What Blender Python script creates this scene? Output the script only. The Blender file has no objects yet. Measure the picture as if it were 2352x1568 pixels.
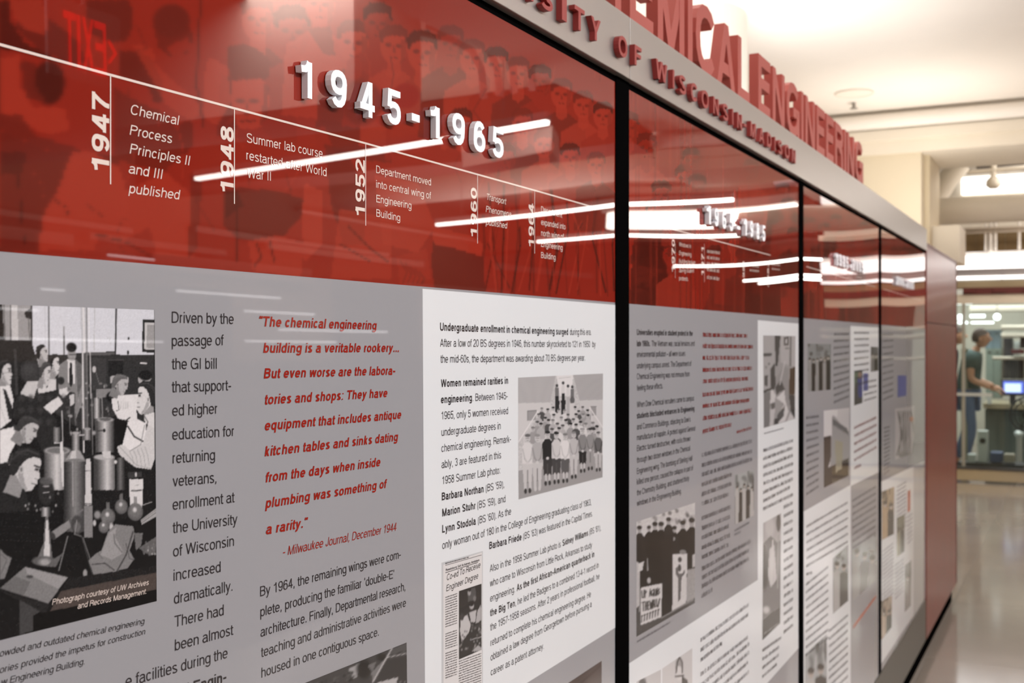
import bpy, bmesh, math, random, os
import numpy as np
from mathutils import Vector, Matrix
random.seed(7); rng = np.random.default_rng(7)
SC = bpy.context.scene
COL = SC.collection

# ------------------------------------------------------------------ camera geometry
F = 2560.0                      # focal length in pixels of the 2352 px wide frame
VPX, HY = 2490.0, 784.0         # vanishing point of the display, horizon
TH = math.atan((VPX - 1176.0) / F)
CT, ST = math.cos(TH), math.sin(TH)
D = 0.72; DIST = D * CT; EYE = 1.44
FW = Vector((CT, ST, 0)); RT = Vector((ST, -CT, 0)); CAMP = Vector((0, -DIST, EYE))

def ray(px, py): return FW + RT * ((px - 1176.0) / F) + Vector((0, 0, (HY - py) / F))
def onY(px, py, Y=0.0):
    r = ray(px, py); return CAMP + r * ((Y - CAMP.y) / r.y)
def onX(px, py, X):
    r = ray(px, py); return CAMP + r * ((X - CAMP.x) / r.x)

cam = bpy.data.cameras.new('camera'); camo = bpy.data.objects.new('camera', cam); COL.objects.link(camo)
camo.location = CAMP; camo.rotation_euler = (math.pi / 2, 0, TH - math.pi / 2)
cam.sensor_width = 36; cam.lens = F / 2352 * 36; cam.clip_start = .02
cam.dof.use_dof = True; cam.dof.focus_distance = 1.05; cam.dof.aperture_fstop = 10.5
SC.camera = camo

# ------------------------------------------------------------------ world, lights, exposure
SC.view_settings.view_transform = 'Standard'; SC.view_settings.look = 'None'
SC.view_settings.gamma = 1; SC.view_settings.use_curve_mapping = False
SC.view_settings.exposure = 0.0
w = bpy.data.worlds.new('world'); SC.world = w; w.use_nodes = True
w.node_tree.nodes['Background'].inputs[0].default_value = (1, .975, .96, 1)
w.node_tree.nodes['Background'].inputs[1].default_value = .30
def area(name, loc, sx, sy, power, rot=(0, 0, 0), col=(1, .95, .9)):
    l = bpy.data.lights.new(name, 'AREA'); l.shape = 'RECTANGLE'; l.size = sx; l.size_y = sy
    l.energy = power; l.color = col
    o = bpy.data.objects.new(name, l); o.location = loc; o.rotation_euler = rot; COL.objects.link(o); return o
area('ceiling_light_near', (0.4, -2.9, 3.3), 2.0, 1.2, 200, (math.radians(25), 0, 0), (.95, .985, 1))
area('ceiling_light_mid', (3.0, -2.9, 3.3), 2.0, 1.0, 140, (math.radians(20), 0, 0), (.95, .985, 1))
area('ceiling_light_far', (4.5, -2.7, 3.3), .8, .8, 60, (math.radians(5), math.radians(-30), 0), (.95, .985, 1))
area('fill_uplight_display', (3.2, .65, 2.0), 5.0, .4, 66, (math.pi, 0, 0), (1, .98, .97))  # added fill hidden behind the display, brightens the wall and ceiling above it
area('fill_uplight_far', (7.3, .3, 1.95), .7, .5, 14, (math.pi, 0, 0), (1, .94, .86))  # second added fill, aimed up at the beam; no fitting there
area('cross_hall_light', (10.3, -1.2, 3.1), 1.6, 1.6, 90)
area('lab_light', (14.5, .6, 2.95), 2.5, 2.0, 150, (0, 0, 0), (.98, .98, 1))
area('fill_uplight_hall', (9.0, -4.6, 2.2), 7.0, 3.0, 330, (math.pi, 0, 0), (1, .93, .88))  # unseen fill added to brighten the hall ceiling mirrored in the sheets

# ------------------------------------------------------------------ helpers
def lin(c):
    out = []
    for v in c[:3]:
        v = v / 255.0
        out.append(v / 12.92 if v <= .04045 else ((v + .055) / 1.055) ** 2.4)
    return out
MATS = {}
def mat(name, col, rough=.5, metal=0, spec=.5, noise=0, nscale=20, emit=None, estr=0, bump=0, coat=0):
    if name in MATS: return MATS[name]
    m = bpy.data.materials.new(name); m.use_nodes = True; nt = m.node_tree; b = nt.nodes['Principled BSDF']
    c = lin(col) + [1]
    b.inputs['Base Color'].default_value = c; b.inputs['Roughness'].default_value = rough
    b.inputs['Metallic'].default_value = metal; b.inputs['Specular IOR Level'].default_value = spec
    if coat: b.inputs['Coat Weight'].default_value = coat
    if emit: b.inputs['Emission Color'].default_value = lin(emit) + [1]; b.inputs['Emission Strength'].default_value = estr
    if noise or bump:
        tc = nt.nodes.new('ShaderNodeTexCoord'); n = nt.nodes.new('ShaderNodeTexNoise'); n.inputs['Scale'].default_value = nscale
        n.inputs['Detail'].default_value = 5
        nt.links.new(tc.outputs['Object'], n.inputs['Vector'])
        if noise:
            r = nt.nodes.new('ShaderNodeValToRGB')
            r.color_ramp.elements[0].color = [v * (1 - noise) for v in c[:3]] + [1]; r.color_ramp.elements[0].position = .3
            r.color_ramp.elements[1].color = [min(1, v * (1 + noise)) for v in c[:3]] + [1]; r.color_ramp.elements[1].position = .7
            nt.links.new(n.outputs['Fac'], r.inputs['Fac']); nt.links.new(r.outputs['Color'], b.inputs['Base Color'])
        if bump:
            bp = nt.nodes.new('ShaderNodeBump'); bp.inputs['Strength'].default_value = bump; bp.inputs['Distance'].default_value = .01
            nt.links.new(n.outputs['Fac'], bp.inputs['Height']); nt.links.new(bp.outputs['Normal'], b.inputs['Normal'])
    MATS[name] = m; return m

# shared very slight bow of the glass sheets, as a relief (metres)
def bow_group():
    g = bpy.data.node_groups.new('sheet_bow', 'ShaderNodeTree')
    g.interface.new_socket('Normal', in_out='OUTPUT', socket_type='NodeSocketVector')
    N = g.nodes; L = g.links
    geo = N.new('ShaderNodeNewGeometry'); sep = N.new('ShaderNodeSeparateXYZ'); L.new(geo.outputs['Position'], sep.inputs[0])
    no = N.new('ShaderNodeTexNoise'); no.noise_dimensions = '3D'; no.inputs['Scale'].default_value = 1.3; no.inputs['Detail'].default_value = 0
    L.new(geo.outputs['Position'], no.inputs['Vector'])
    # sagging of each sheet between its posts
    def M(op, a, b):
        n = N.new('ShaderNodeMath'); n.operation = op
        for i, v in enumerate((a, b)):
            if v is None: continue
            if isinstance(v, (int, float)): n.inputs[i].default_value = v
            else: L.new(v, n.inputs[i])
        return n.outputs[0]
    t = M('FRACT', M('DIVIDE', M('SUBTRACT', sep.outputs['X'], A0), PW), None)
    sag = M('MULTIPLY', t, M('SUBTRACT', 1.0, t))
    ml = N.new('ShaderNodeMath'); ml.operation = 'MULTIPLY'; ml.inputs[1].default_value = BOWC; L.new(M('MULTIPLY', sag, M('SUBTRACT', sep.outputs['Z'], 1.72)), ml.inputs[0])
    nn = N.new('ShaderNodeMath'); nn.operation = 'MULTIPLY'; nn.inputs[1].default_value = .0015; L.new(no.outputs['Fac'], nn.inputs[0])
    ad = N.new('ShaderNodeMath'); ad.operation = 'ADD'; L.new(ml.outputs[0], ad.inputs[0]); L.new(nn.outputs[0], ad.inputs[1])
    bp = N.new('ShaderNodeBump'); bp.inputs['Strength'].default_value = 1; bp.inputs['Distance'].default_value = 1.0
    L.new(ad.outputs[0], bp.inputs['Height'])
    out = N.new('NodeGroupOutput'); L.new(bp.outputs['Normal'], out.inputs[0]); return g

JPX = (1428, 1840, 2021.5, 2126)
JX = [onY(p, HY).x for p in JPX]
PW = (JX[2] - JX[0]) / 2
A0 = JX[0] - PW
BOWC = -.026
BOW = bow_group()
def pmat(name, col=None):
    """back-printed gloss sheet; col=None takes the colours of the printed picture"""
    if name in MATS: return MATS[name]
    m = bpy.data.materials.new(name); m.use_nodes = True; nt = m.node_tree; b = nt.nodes['Principled BSDF']
    b.inputs['Roughness'].default_value = .012; b.inputs['IOR'].default_value = 1.5
    if col: b.inputs['Base Color'].default_value = lin(col) + [1]
    else:
        a = nt.nodes.new('ShaderNodeVertexColor'); a.layer_name = 'Ink'; nt.links.new(a.outputs['Color'], b.inputs['Base Color'])
    g = nt.nodes.new('ShaderNodeGroup'); g.node_tree = BOW; nt.links.new(g.outputs[0], b.inputs['Normal'])
    MATS[name] = m; return m

def thing(name, label, cat, loc=(0, 0, 0), group=None):
    o = bpy.data.objects.new(name, None); COL.objects.link(o); o.location = loc; o.empty_display_size = .1
    o['label'] = label; o['category'] = cat
    if group: o['group'] = group
    return o
def link(name, me, m, parent=None, label=None):
    if m is not None and not me.materials: me.materials.append(m)
    o = bpy.data.objects.new(name, me); COL.objects.link(o)
    if parent is not None:
        o.parent = parent
        off = Vector((0, 0, 0)); p = parent
        while p is not None: off += p.location; p = p.parent
        o.location = -off
    if label: o['label'] = label
    return o
def tag(o, label, cat, group=None):
    o['label'] = label; o['category'] = cat
    if group: o['group'] = group
    return o
def struct(name, bm, m):
    o = obj(name, bm, m); o['kind'] = 'structure'; return o
def obj(name, bm, m, parent=None, label=None, smooth=False):
    me = bpy.data.meshes.new(name)
    bmesh.ops.recalc_face_normals(bm, faces=bm.faces)
    bm.to_mesh(me); bm.free()
    if smooth:
        for p in me.polygons: p.use_smooth = True
    return link(name, me, m, parent, label)
def bx(bm, x0, x1, y0, y1, z0, z1):
    vs = [bm.verts.new(p) for p in ((x0,y0,z0),(x1,y0,z0),(x1,y1,z0),(x0,y1,z0),(x0,y0,z1),(x1,y0,z1),(x1,y1,z1),(x0,y1,z1))]
    for f in ((0,3,2,1),(4,5,6,7),(0,1,5,4),(1,2,6,5),(2,3,7,6),(3,0,4,7)): bm.faces.new([vs[i] for i in f])
    return bm
def box(x0, x1, y0, y1, z0, z1, bev=0):
    bm = bx(bmesh.new(), min(x0,x1), max(x0,x1), min(y0,y1), max(y0,y1), min(z0,z1), max(z0,z1))
    if bev: bmesh.ops.bevel(bm, geom=bm.edges[:], offset=bev, segments=2, affect='EDGES', profile=.6)
    return bm
def tube(bm, pts, r, n=12, caps=True):
    pts = [Vector(p) for p in pts]; rs = r if isinstance(r, (list, tuple)) else [r] * len(pts); rings = []
    prev = None
    for i, p in enumerate(pts):
        t = (pts[min(i+1, len(pts)-1)] - pts[max(i-1, 0)]).normalized()
        up = prev if prev is not None else (Vector((0,0,1)) if abs(t.z) < .9 else Vector((1,0,0)))
        a = t.cross(up).normalized(); b = a.cross(t).normalized(); prev = b
        rings.append([bm.verts.new(p + a*math.cos(2*math.pi*k/n)*rs[i] + b*math.sin(2*math.pi*k/n)*rs[i]) for k in range(n)])
    for i in range(len(rings)-1):
        for k in range(n): bm.faces.new((rings[i][k], rings[i][(k+1)%n], rings[i+1][(k+1)%n], rings[i+1][k]))
    if caps: bm.faces.new(rings[0][::-1]); bm.faces.new(rings[-1])
    return bm
def quad(bm, pts):
    bm.faces.new([bm.verts.new(p) for p in pts]); return bm

# ------------------------------------------------------------------ lettering: a plain grotesque drawn from strokes (cap height 1)
XH = .73
def sarc(cx, cy, rx, ry, a0, a1, n=None):
    n = n or max(4, int(abs(a1-a0)/22)); out = []
    for i in range(n+1):
        a = math.radians(a0 + (a1-a0)*i/n); c, s = math.cos(a), math.sin(a); e = .88
        out.append((cx + rx*math.copysign(abs(c)**e, c), cy + ry*math.copysign(abs(s)**e, s)))
    return out
ADV = dict(zip('ABCDEFGHIJKLMNOPQRSTUVWXYZ', (.93,.93,1.0,1.0,.90,.83,1.08,1.0,.387,.7,.93,.774,1.16,1.0,1.08,.93,1.08,1.0,.93,.85,1.0,.93,1.315,.93,.93,.85)))
ADV.update(zip('abcdefghijklmnopqrstuvwxyz', (.774,.774,.696,.774,.774,.387,.774,.774,.309,.309,.696,.309,1.16,.774,.774,.774,.774,.464,.696,.387,.774,.696,1.0,.696,.696,.696)))
ADV.update({c: .774 for c in '0123456789–'}); ADV.update({' ': .387, '.': .36, ',': .36, '-': .464, ':': .387, '(': .464, ')': .464, '’': .309, '‘': .309, '“': .50, '”': .50, '!': .387})
def strokes(ch, w):
    """('L', points) polylines with butt ends and ('D', x0,y0,x1,y1) diagonals cut level"""
    h = w/2; W_ = ADV[ch]; X = XH; S = []
    st = .095 if ch.isupper() or ch in 'bdhiklmnpqrtu' else .05
    l, r = st, W_-st
    if ch in 'bhkmnpr': l, r = .085, W_-(.05 if ch in 'bp' else .08)
    if ch in 'dqu': l, r = (.05 if ch in 'dq' else .08), W_-.085
    if ch in 'ijl': l = r = W_/2
    if ch in 'AVWXYvwxyTZ': l, r = .02, W_-.02
    if ch in 'CGOQS': l, r = .055, W_-.055
    if ch in 'BPR': r = W_-.06
    if ch in 'DU': r = W_-.075
    if ch in 'EFL': r = W_-.05
    cx = (l+r)/2; rx = (r-l)/2-h; P = lambda *p: S.append(('L', list(p))); Lp = lambda p: S.append(('L', p)); Dg = lambda *q: S.append(('D',)+q)
    dx = h*1.08
    if ch == 'A': Dg(l+dx,0,cx,1); Dg(r-dx,0,cx,1); P((l+.2,.30),(r-.2,.30))
    elif ch == 'B': P((l+h,0),(l+h,1)); Lp([(l+h,1-h),(cx,1-h)]+sarc(cx,.77-h*.4,r-cx-h-.02,.23-h*.6,90,-90)+[(l+h,.53)]); Lp([(l+h,.53),(cx,.53)]+sarc(cx,.265+h*.5,r-cx-h,.265-h*.5,90,-90)+[(l+h,h)])
    elif ch == 'C': Lp(sarc(cx,.5,rx,.515-h,38,322))
    elif ch == 'D': P((l+h,0),(l+h,1)); Lp([(l+h,1-h),(cx-.05,1-h)]+sarc(cx-.05,.5,r-cx+.05-h,.5-h,90,-90)+[(l+h,h)])
    elif ch in 'EF':
        P((l+h,0),(l+h,1)); P((l+h,1-h),(r,1-h)); P((l+h,.53),(r-.05,.53))
        if ch == 'E': P((l+h,h),(r,h))
    elif ch == 'G': Lp(sarc(cx,.5,rx,.515-h,40,350)); P((r-h,0),(r-h,.5)); P((cx+.02,.5-h*.4),(r,.5-h*.4))
    elif ch == 'H': P((l+h,0),(l+h,1)); P((r-h,0),(r-h,1)); P((l+h,.53),(r-h,.53))
    elif ch == 'I': P((W_/2,0),(W_/2,1))
    elif ch == 'J': Lp([(r-h,1),(r-h,.3)]+sarc(cx,.28,rx,.295-h,0,-180))
    elif ch == 'K': P((l+h,0),(l+h,1)); Dg(l+h+.02,.33,r-dx-.02,1); Dg(r-dx,0,l+.28,.6)
    elif ch == 'L': P((l+h,0),(l+h,1)); P((l+h,h),(r,h))
    elif ch == 'M': P((l+h,0),(l+h,1)); P((r-h,0),(r-h,1)); Dg(l+h,1,cx,0); Dg(r-h,1,cx,0)
    elif ch == 'N': P((l+h,0),(l+h,1)); P((r-h,0),(r-h,1)); Dg(l+h,1,r-h,0)
    elif ch in 'OQ':
        Lp(sarc(cx,.5,rx,.515-h,0,360,18))
        if ch == 'Q': Dg(cx+.1,.25,r-.05,-.02)
    elif ch in 'PR':
        P((l+h,0),(l+h,1)); Lp([(l+h,1-h),(cx,1-h)]+sarc(cx,.74-h*.2,r-cx-h,.26-h*.8,90,-90)+[(l+h,.48+h*.6)])
        if ch == 'R': P((cx+.0,.5),(r-h-.05,.40),(r-h-.01,.2),(r-h,0))
    elif ch == 'S': Lp(sarc(cx,.745,rx-.02,.27-h,22,262)+sarc(cx,.255,rx,.27-h,82,-160))
    elif ch == 'T': P((l,1-h),(r,1-h)); P((cx,0),(cx,1))
    elif ch == 'U': Lp([(l+h,1),(l+h,.36)]+sarc(cx,.34,rx,.355-h,180,360)+[(r-h,1)])
    elif ch == 'V': Dg(l+dx,1,cx,0); Dg(r-dx,1,cx,0)
    elif ch == 'W': q = (r-l)/4; Dg(l+dx,1,l+q+.01,0); Dg(cx,1,l+q+.01,0); Dg(cx,1,r-q-.01,0); Dg(r-dx,1,r-q-.01,0)
    elif ch == 'X': Dg(l+dx,1,r-dx,0); Dg(r-dx,1,l+dx,0)
    elif ch == 'Y': Dg(l+dx,1,cx,.40); Dg(r-dx,1,cx,.40); P((cx,0),(cx,.45))
    elif ch == 'Z': P((l,1-h),(r,1-h)); P((l,h),(r,h)); Dg(l+.05+h,h,r-.05-h,1-h)
    elif ch == 'a': Lp(sarc(cx-.02,X-.215,rx-.03,.225-h,165,0)+[(r-h-.04,.2),(r-h-.02,.05),(r,h*.8)]); Lp([(r-h-.05,X-.29),(cx,.40)]+sarc(cx-.04,.20+h*.3,rx-.03,.215-h*.6,100,300)+[(r-h-.05,.20)])
    elif ch in 'bp':
        P((l+h,0 if ch == 'b' else -.29),(l+h,1 if ch == 'b' else X)); Lp(sarc(cx,X/2,rx,X/2+.012-h,0,360,16))
    elif ch in 'dq': P((r-h,0 if ch == 'd' else -.29),(r-h,1 if ch == 'd' else X)); Lp(sarc(cx,X/2,rx,X/2+.012-h,0,360,16))
    elif ch == 'c': Lp(sarc(cx,X/2,rx,X/2+.012-h,38,322))
    elif ch == 'e': Lp(sarc(cx,X/2,rx,X/2+.012-h,0,318)); P((l+h,X/2),(r-h*.3,X/2))
    elif ch == 'f': Lp([(W_*.46,0),(W_*.46,.80)]+sarc(W_*.46+.12,.84,.12,.165-h,180,95)+[(W_-.0,1-h)]); P((.01,X-h),(W_-.02,X-h))
    elif ch == 'g': Lp(sarc(cx,X/2+.01,rx,X/2+.002-h,0,360,16)); Lp([(r-h,X),(r-h,-.02)]+sarc(cx,-.03,rx,.27-h,0,-155))
    elif ch == 'h': P((l+h,0),(l+h,1)); Lp(sarc(cx,X-.26,rx,.27-h,175,0)+[(r-h,0)])
    elif ch in 'ij':
        P((cx,0 if ch == 'i' else -.27),(cx,X)); P((cx,.88),(cx,1))
    elif ch == 'k': P((l+h,0),(l+h,1)); Dg(l+h+.02,.25,r-dx-.03,X); Dg(r-dx,0,l+.22,.44)
    elif ch == 'l': P((cx,0),(cx,1))
    elif ch == 'm':
        q = (r-l-w)/2; P((l+h,0),(l+h,X))
        for k_ in (0, 1): a_ = l+h+q*k_; Lp(sarc(a_+q/2,X-.24,q/2,.25-h,172,0)+[(a_+q,0)])
    elif ch == 'n': P((l+h,0),(l+h,X)); Lp(sarc(cx,X-.26,rx,.27-h,175,0)+[(r-h,0)])
    elif ch == 'o': Lp(sarc(cx,X/2,rx,X/2+.012-h,0,360,16))
    elif ch == 'r': P((l+h,0),(l+h,X)); Lp(sarc(l+h+.20,X-.28,.20,.285-h,170,88))
    elif ch == 's': Lp(sarc(cx,X*.745,rx-.02,X*.265-h*.9,22,262)+sarc(cx,X*.255,rx,X*.265-h*.9,82,-158))
    elif ch == 't': Lp([(W_*.45,.93),(W_*.45,.16)]+sarc(W_*.45+.10,.15,.10,.16-h,180,265)+[(W_-.01,h)]); P((.01,X-h),(W_-.02,X-h))
    elif ch == 'u': P((r-h,0),(r-h,X)); Lp([(l+h,X),(l+h,.27)]+sarc(cx,.26,rx,.27-h,180,355))
    elif ch == 'v': Dg(l+dx,X,cx,0); Dg(r-dx,X,cx,0)
    elif ch == 'w': q = (r-l)/4; Dg(l+dx,X,l+q+.01,0); Dg(cx,X,l+q+.01,0); Dg(cx,X,r-q-.01,0); Dg(r-dx,X,r-q-.01,0)
    elif ch == 'x': Dg(l+dx,X,r-dx,0); Dg(r-dx,X,l+dx,0)
    elif ch == 'y': Dg(l+dx,X,cx,0); Dg(r-dx,X,cx-.13,-.24); P((cx-.13,-.29+h),(l+.06,-.29+h))
    elif ch == 'z': P((l,X-h),(r,X-h)); P((l,h),(r,h)); Dg(l+.03+h,h,r-.03-h,X-h)
    elif ch == '0': Lp(sarc(cx,.5,rx,.51-h,0,360,18))
    elif ch == '1': P((.47,0),(.47,1)); Lp([(.13,.76),(.30,.78),(.40,.86),(.45,1.0)])
    elif ch == '2': Lp(sarc(cx,.70,rx,.31-h,172,-38)+[(l+.16+h*.5,.24),(l+h+.02,.10),(l+h,h)]); P((l,h),(r,h))
    elif ch == '3': Lp(sarc(cx-.01,.755,rx-.03,.255-h,165,-82)); Lp(sarc(cx-.01,.27,rx,.285-h,82,-168))
    elif ch == '4': P((.52,0),(.52,1)); P((.03,.28),(.73,.28)); Dg(.08+h*.4,.28-h,.50,1)
    elif ch == '5': P((l+.08,1-h),(r-.03,1-h)); Lp([(l+.06+h,1),(l+.02+h,.47)]); Lp([(l+.03+h,.50)]+sarc(cx,.32,rx,.34-h,125,-165))
    elif ch in '69':
        pts = sarc(cx,.325,rx,.34-h,0,360,16); p2 = sarc(cx+.01,.52,rx+.0,.495-h,180,38)
        p2 = [(l+h,.32)]+p2
        if ch == '9': pts = [(W_-a_,1-b_) for a_, b_ in pts]; p2 = [(W_-a_,1-b_) for a_, b_ in p2]
        Lp(pts); Lp(p2)
    elif ch == '7': P((l,1-h),(r,1-h)); Lp([(r-h*1.1,1-h),(.42,.52),(.31,.22),(.29,0)])
    elif ch == '8': Lp(sarc(cx,.76,rx-.03,.255-h,0,360,14)); Lp(sarc(cx,.275,rx,.29-h,0,360,14))
    elif ch == '.': P((W_/2,0),(W_/2,max(.13, w)))
    elif ch == ',': P((W_/2,.13),(W_/2,0),(W_/2-.05,-.13))
    elif ch in '’‘':
        P((W_/2,1),(W_/2,.87),(W_/2-.05,.74)) if ch == '’' else P((W_/2,.74),(W_/2,.87),(W_/2+.05,1))
    elif ch in '“”':
        for a_ in (W_*.28, W_*.72): P((a_,1),(a_,.87),(a_-.05,.74)) if ch == '”' else P((a_,.74),(a_,.87),(a_+.05,1))
    elif ch == ':': P((W_/2,0),(W_/2,.13)); P((W_/2,X-.13),(W_/2,X))
    elif ch == '-': P((.05,.36),(W_-.05,.36))
    elif ch == '–': P((0,.36),(W_,.36))
    elif ch == '(': Lp(sarc(W_*.95,.36,.27,.66,125,235))
    elif ch == ')': Lp(sarc(W_*.05,.36,.27,.66,55,-55))
    elif ch == '!': P((W_/2,0),(W_/2,.13)); P((W_/2,.25),(W_/2,1))
    return S
GC = {}
def glyph(ch, w):
    """list of strips: (left edge points, right edge points)"""
    key = (ch, round(w, 3))
    if key in GC: return GC[key]
    out = []
    for s in strokes(ch, w) if ch != ' ' else ():
        if s[0] == 'D':
            _, x0, y0, x1, y1 = s
            if y1 < y0: x0, y0, x1, y1 = x1, y1, x0, y0
            a = math.hypot(x1-x0, y1-y0); hw = w/2*a/abs(y1-y0) if abs(y1-y0) > 1e-3 else w/2
            hw = min(hw, w*1.1)
            out.append(([(x0-hw, y0), (x1-hw, y1)], [(x0+hw, y0), (x1+hw, y1)]))
        else:
            p = s[1]; n = len(p); Lf = []; Rt = []; closed = abs(p[0][0]-p[-1][0])+abs(p[0][1]-p[-1][1]) < 1e-6 and n > 3
            q = [v for i, v in enumerate(p) if i == 0 or math.hypot(v[0]-p[i-1][0], v[1]-p[i-1][1]) > 1e-4]; p = q; n = len(p)
            for i in range(n):
                if closed: a, b = p[(i-1) if i else n-2], p[(i+1) if i < n-1 else 1]
                else: a, b = p[max(i-1, 0)], p[min(i+1, n-1)]
                c = p[i]
                def nrm(u, v): d = math.hypot(v[0]-u[0], v[1]-u[1]) or 1; return (-(v[1]-u[1])/d, (v[0]-u[0])/d)
                n1 = nrm(a, c) if a != c else nrm(c, b); n2 = nrm(c, b) if b != c else n1
                m = (n1[0]+n2[0], n1[1]+n2[1]); d = math.hypot(*m) or 1; m = (m[0]/d, m[1]/d); k = min(1.6, 1/max(.3, m[0]*n1[0]+m[1]*n1[1]))*w/2
                Lf.append((c[0]+m[0]*k, c[1]+m[1]*k)); Rt.append((c[0]-m[0]*k, c[1]-m[1]*k))
            out.append((Lf, Rt))
    GC[key] = out; return out
REG, BOLD = .112, .185
def raw_text(s, bold=0.0, depth=0, res=2, track=0.0):
    """verts (n,3), faces; bold>0 gives the heavy weight; depth>0 gives solid letters of thickness 1 (z -.5...5)"""
    w = BOLD if bold >= .018 else REG + bold; V = []; Fc = []; x = 0.0
    for ch in s:
        if ch not in ADV: ch = ' '
        for gi, (Lf, Rt) in enumerate(glyph(ch, w)):
            n = len(Lf); b = len(V); e_ = gi * .012
            if not depth:
                V += [(x+p[0], p[1], e_) for p in Lf] + [(x+p[0], p[1], e_) for p in Rt]
                Fc += [(b+i, b+n+i, b+n+i+1, b+i+1) for i in range(n-1)]
            else:
                for z in (.5 - e_, -.5): V += [(x+p[0], p[1]*(1-e_*.1), z) for p in Lf] + [(x+p[0], p[1]*(1-e_*.1), z) for p in Rt]
                k = 2*n
                for i in range(n-1):
                    Fc += [(b+i, b+n+i, b+n+i+1, b+i+1), (b+k+i, b+k+i+1, b+k+n+i+1, b+k+n+i), (b+i, b+i+1, b+k+i+1, b+k+i), (b+n+i, b+k+n+i, b+k+n+i+1, b+n+i+1)]
                Fc += [(b, b+k, b+k+n, b+n), (b+n-1, b+2*n-1, b+k+2*n-1, b+k+n-1)]
        x += ADV[ch]*(1.03 if w > .15 else 1) + track
    return np.array(V, float), Fc
CAPH = 1.0

class Ink:
    """collects printed lettering of one paragraph into one mesh"""
    def __init__(s): s.v = []; s.f = []
    def add(s, co3, fs):
        b = len(s.v); s.v.extend(map(tuple, co3)); s.f.extend(tuple(i+b for i in f) for f in fs)
    def build(s, name, m, parent, label=None):
        me = bpy.data.meshes.new(name); me.from_pydata(s.v, [], s.f); me.update()
        return link(name, me, m, parent, label)
TY = -.00036
def tl(ink, s, x0, y0, x1, y1=None, cap=20, bold=0.0, ital=0.0, Y=TY, res=2):
    """one line of print: baseline starts at pixel (x0,y0) of the photograph and ends at x1"""
    P0 = onY(x0, y0, Y); P1 = onY(x1, y1 if y1 is not None else y0, Y)
    if y1 is None: P1.z = P0.z
    h = cap / F * (P0 - CAMP).dot(FW)
    co, fs = raw_text(s, bold, res=res)
    sc = h / CAPH
    xm, xM = co[:, 0].min(), co[:, 0].max()
    t = (co[:, 0] - xm) / (xM - xm)
    sk = co[:, 1] * sc * ital
    out = np.stack([P0.x + (P1.x - P0.x) * t + sk, Y - co[:, 2] * .0004, P0.z + (P1.z - P0.z) * t + co[:, 1] * sc], 1)
    ink.add(out, fs)
def greek(ink, x0, y0, x1, y1, cap, dens=.8, Y=TY):
    """lettering too small to read in the photograph: letter-sized strokes in word groups"""
    P0 = onY(x0, y0, Y); P1 = onY(x1, y1, Y); h = cap / F * (P0 - CAMP).dot(FW)
    L = P1.x - P0.x; x = 0.0; v = []; f = []
    while x < L - .2*h:
        n = random.choice((2, 3, 4, 5, 6, 7, 8))
        for k in range(n):
            cw = h * random.uniform(.42, .7)
            if x + cw > L: break
            hh = h * random.choice((.72, .72, .72, 1.0)); lo = -h*.22 if random.random() < .12 else 0
            zb = P0.z + (P1.z - P0.z) * (x / L); X = P0.x + x; w2 = cw * .8; b = h * .14
            for (a0, b0, a1, b1) in ((0, lo, b, hh), (w2-b, 0, w2, h*.7), (0, h*.58, w2, h*.72), (0, 0, w2, b)):
                if random.random() < .85:
                    i = len(v); v += [(X+a0, Y, zb+b0), (X+a1, Y, zb+b0), (X+a1, Y, zb+b1), (X+a0, Y, zb+b1)]; f.append((i, i+1, i+2, i+3))
            x += cw
        x += h * .42
    ink.add(v, f)
def gblock(ink, x0, x1, rows, cap):
    for (a, b) in rows: greek(ink, x0, a, x1, b, cap)

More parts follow.
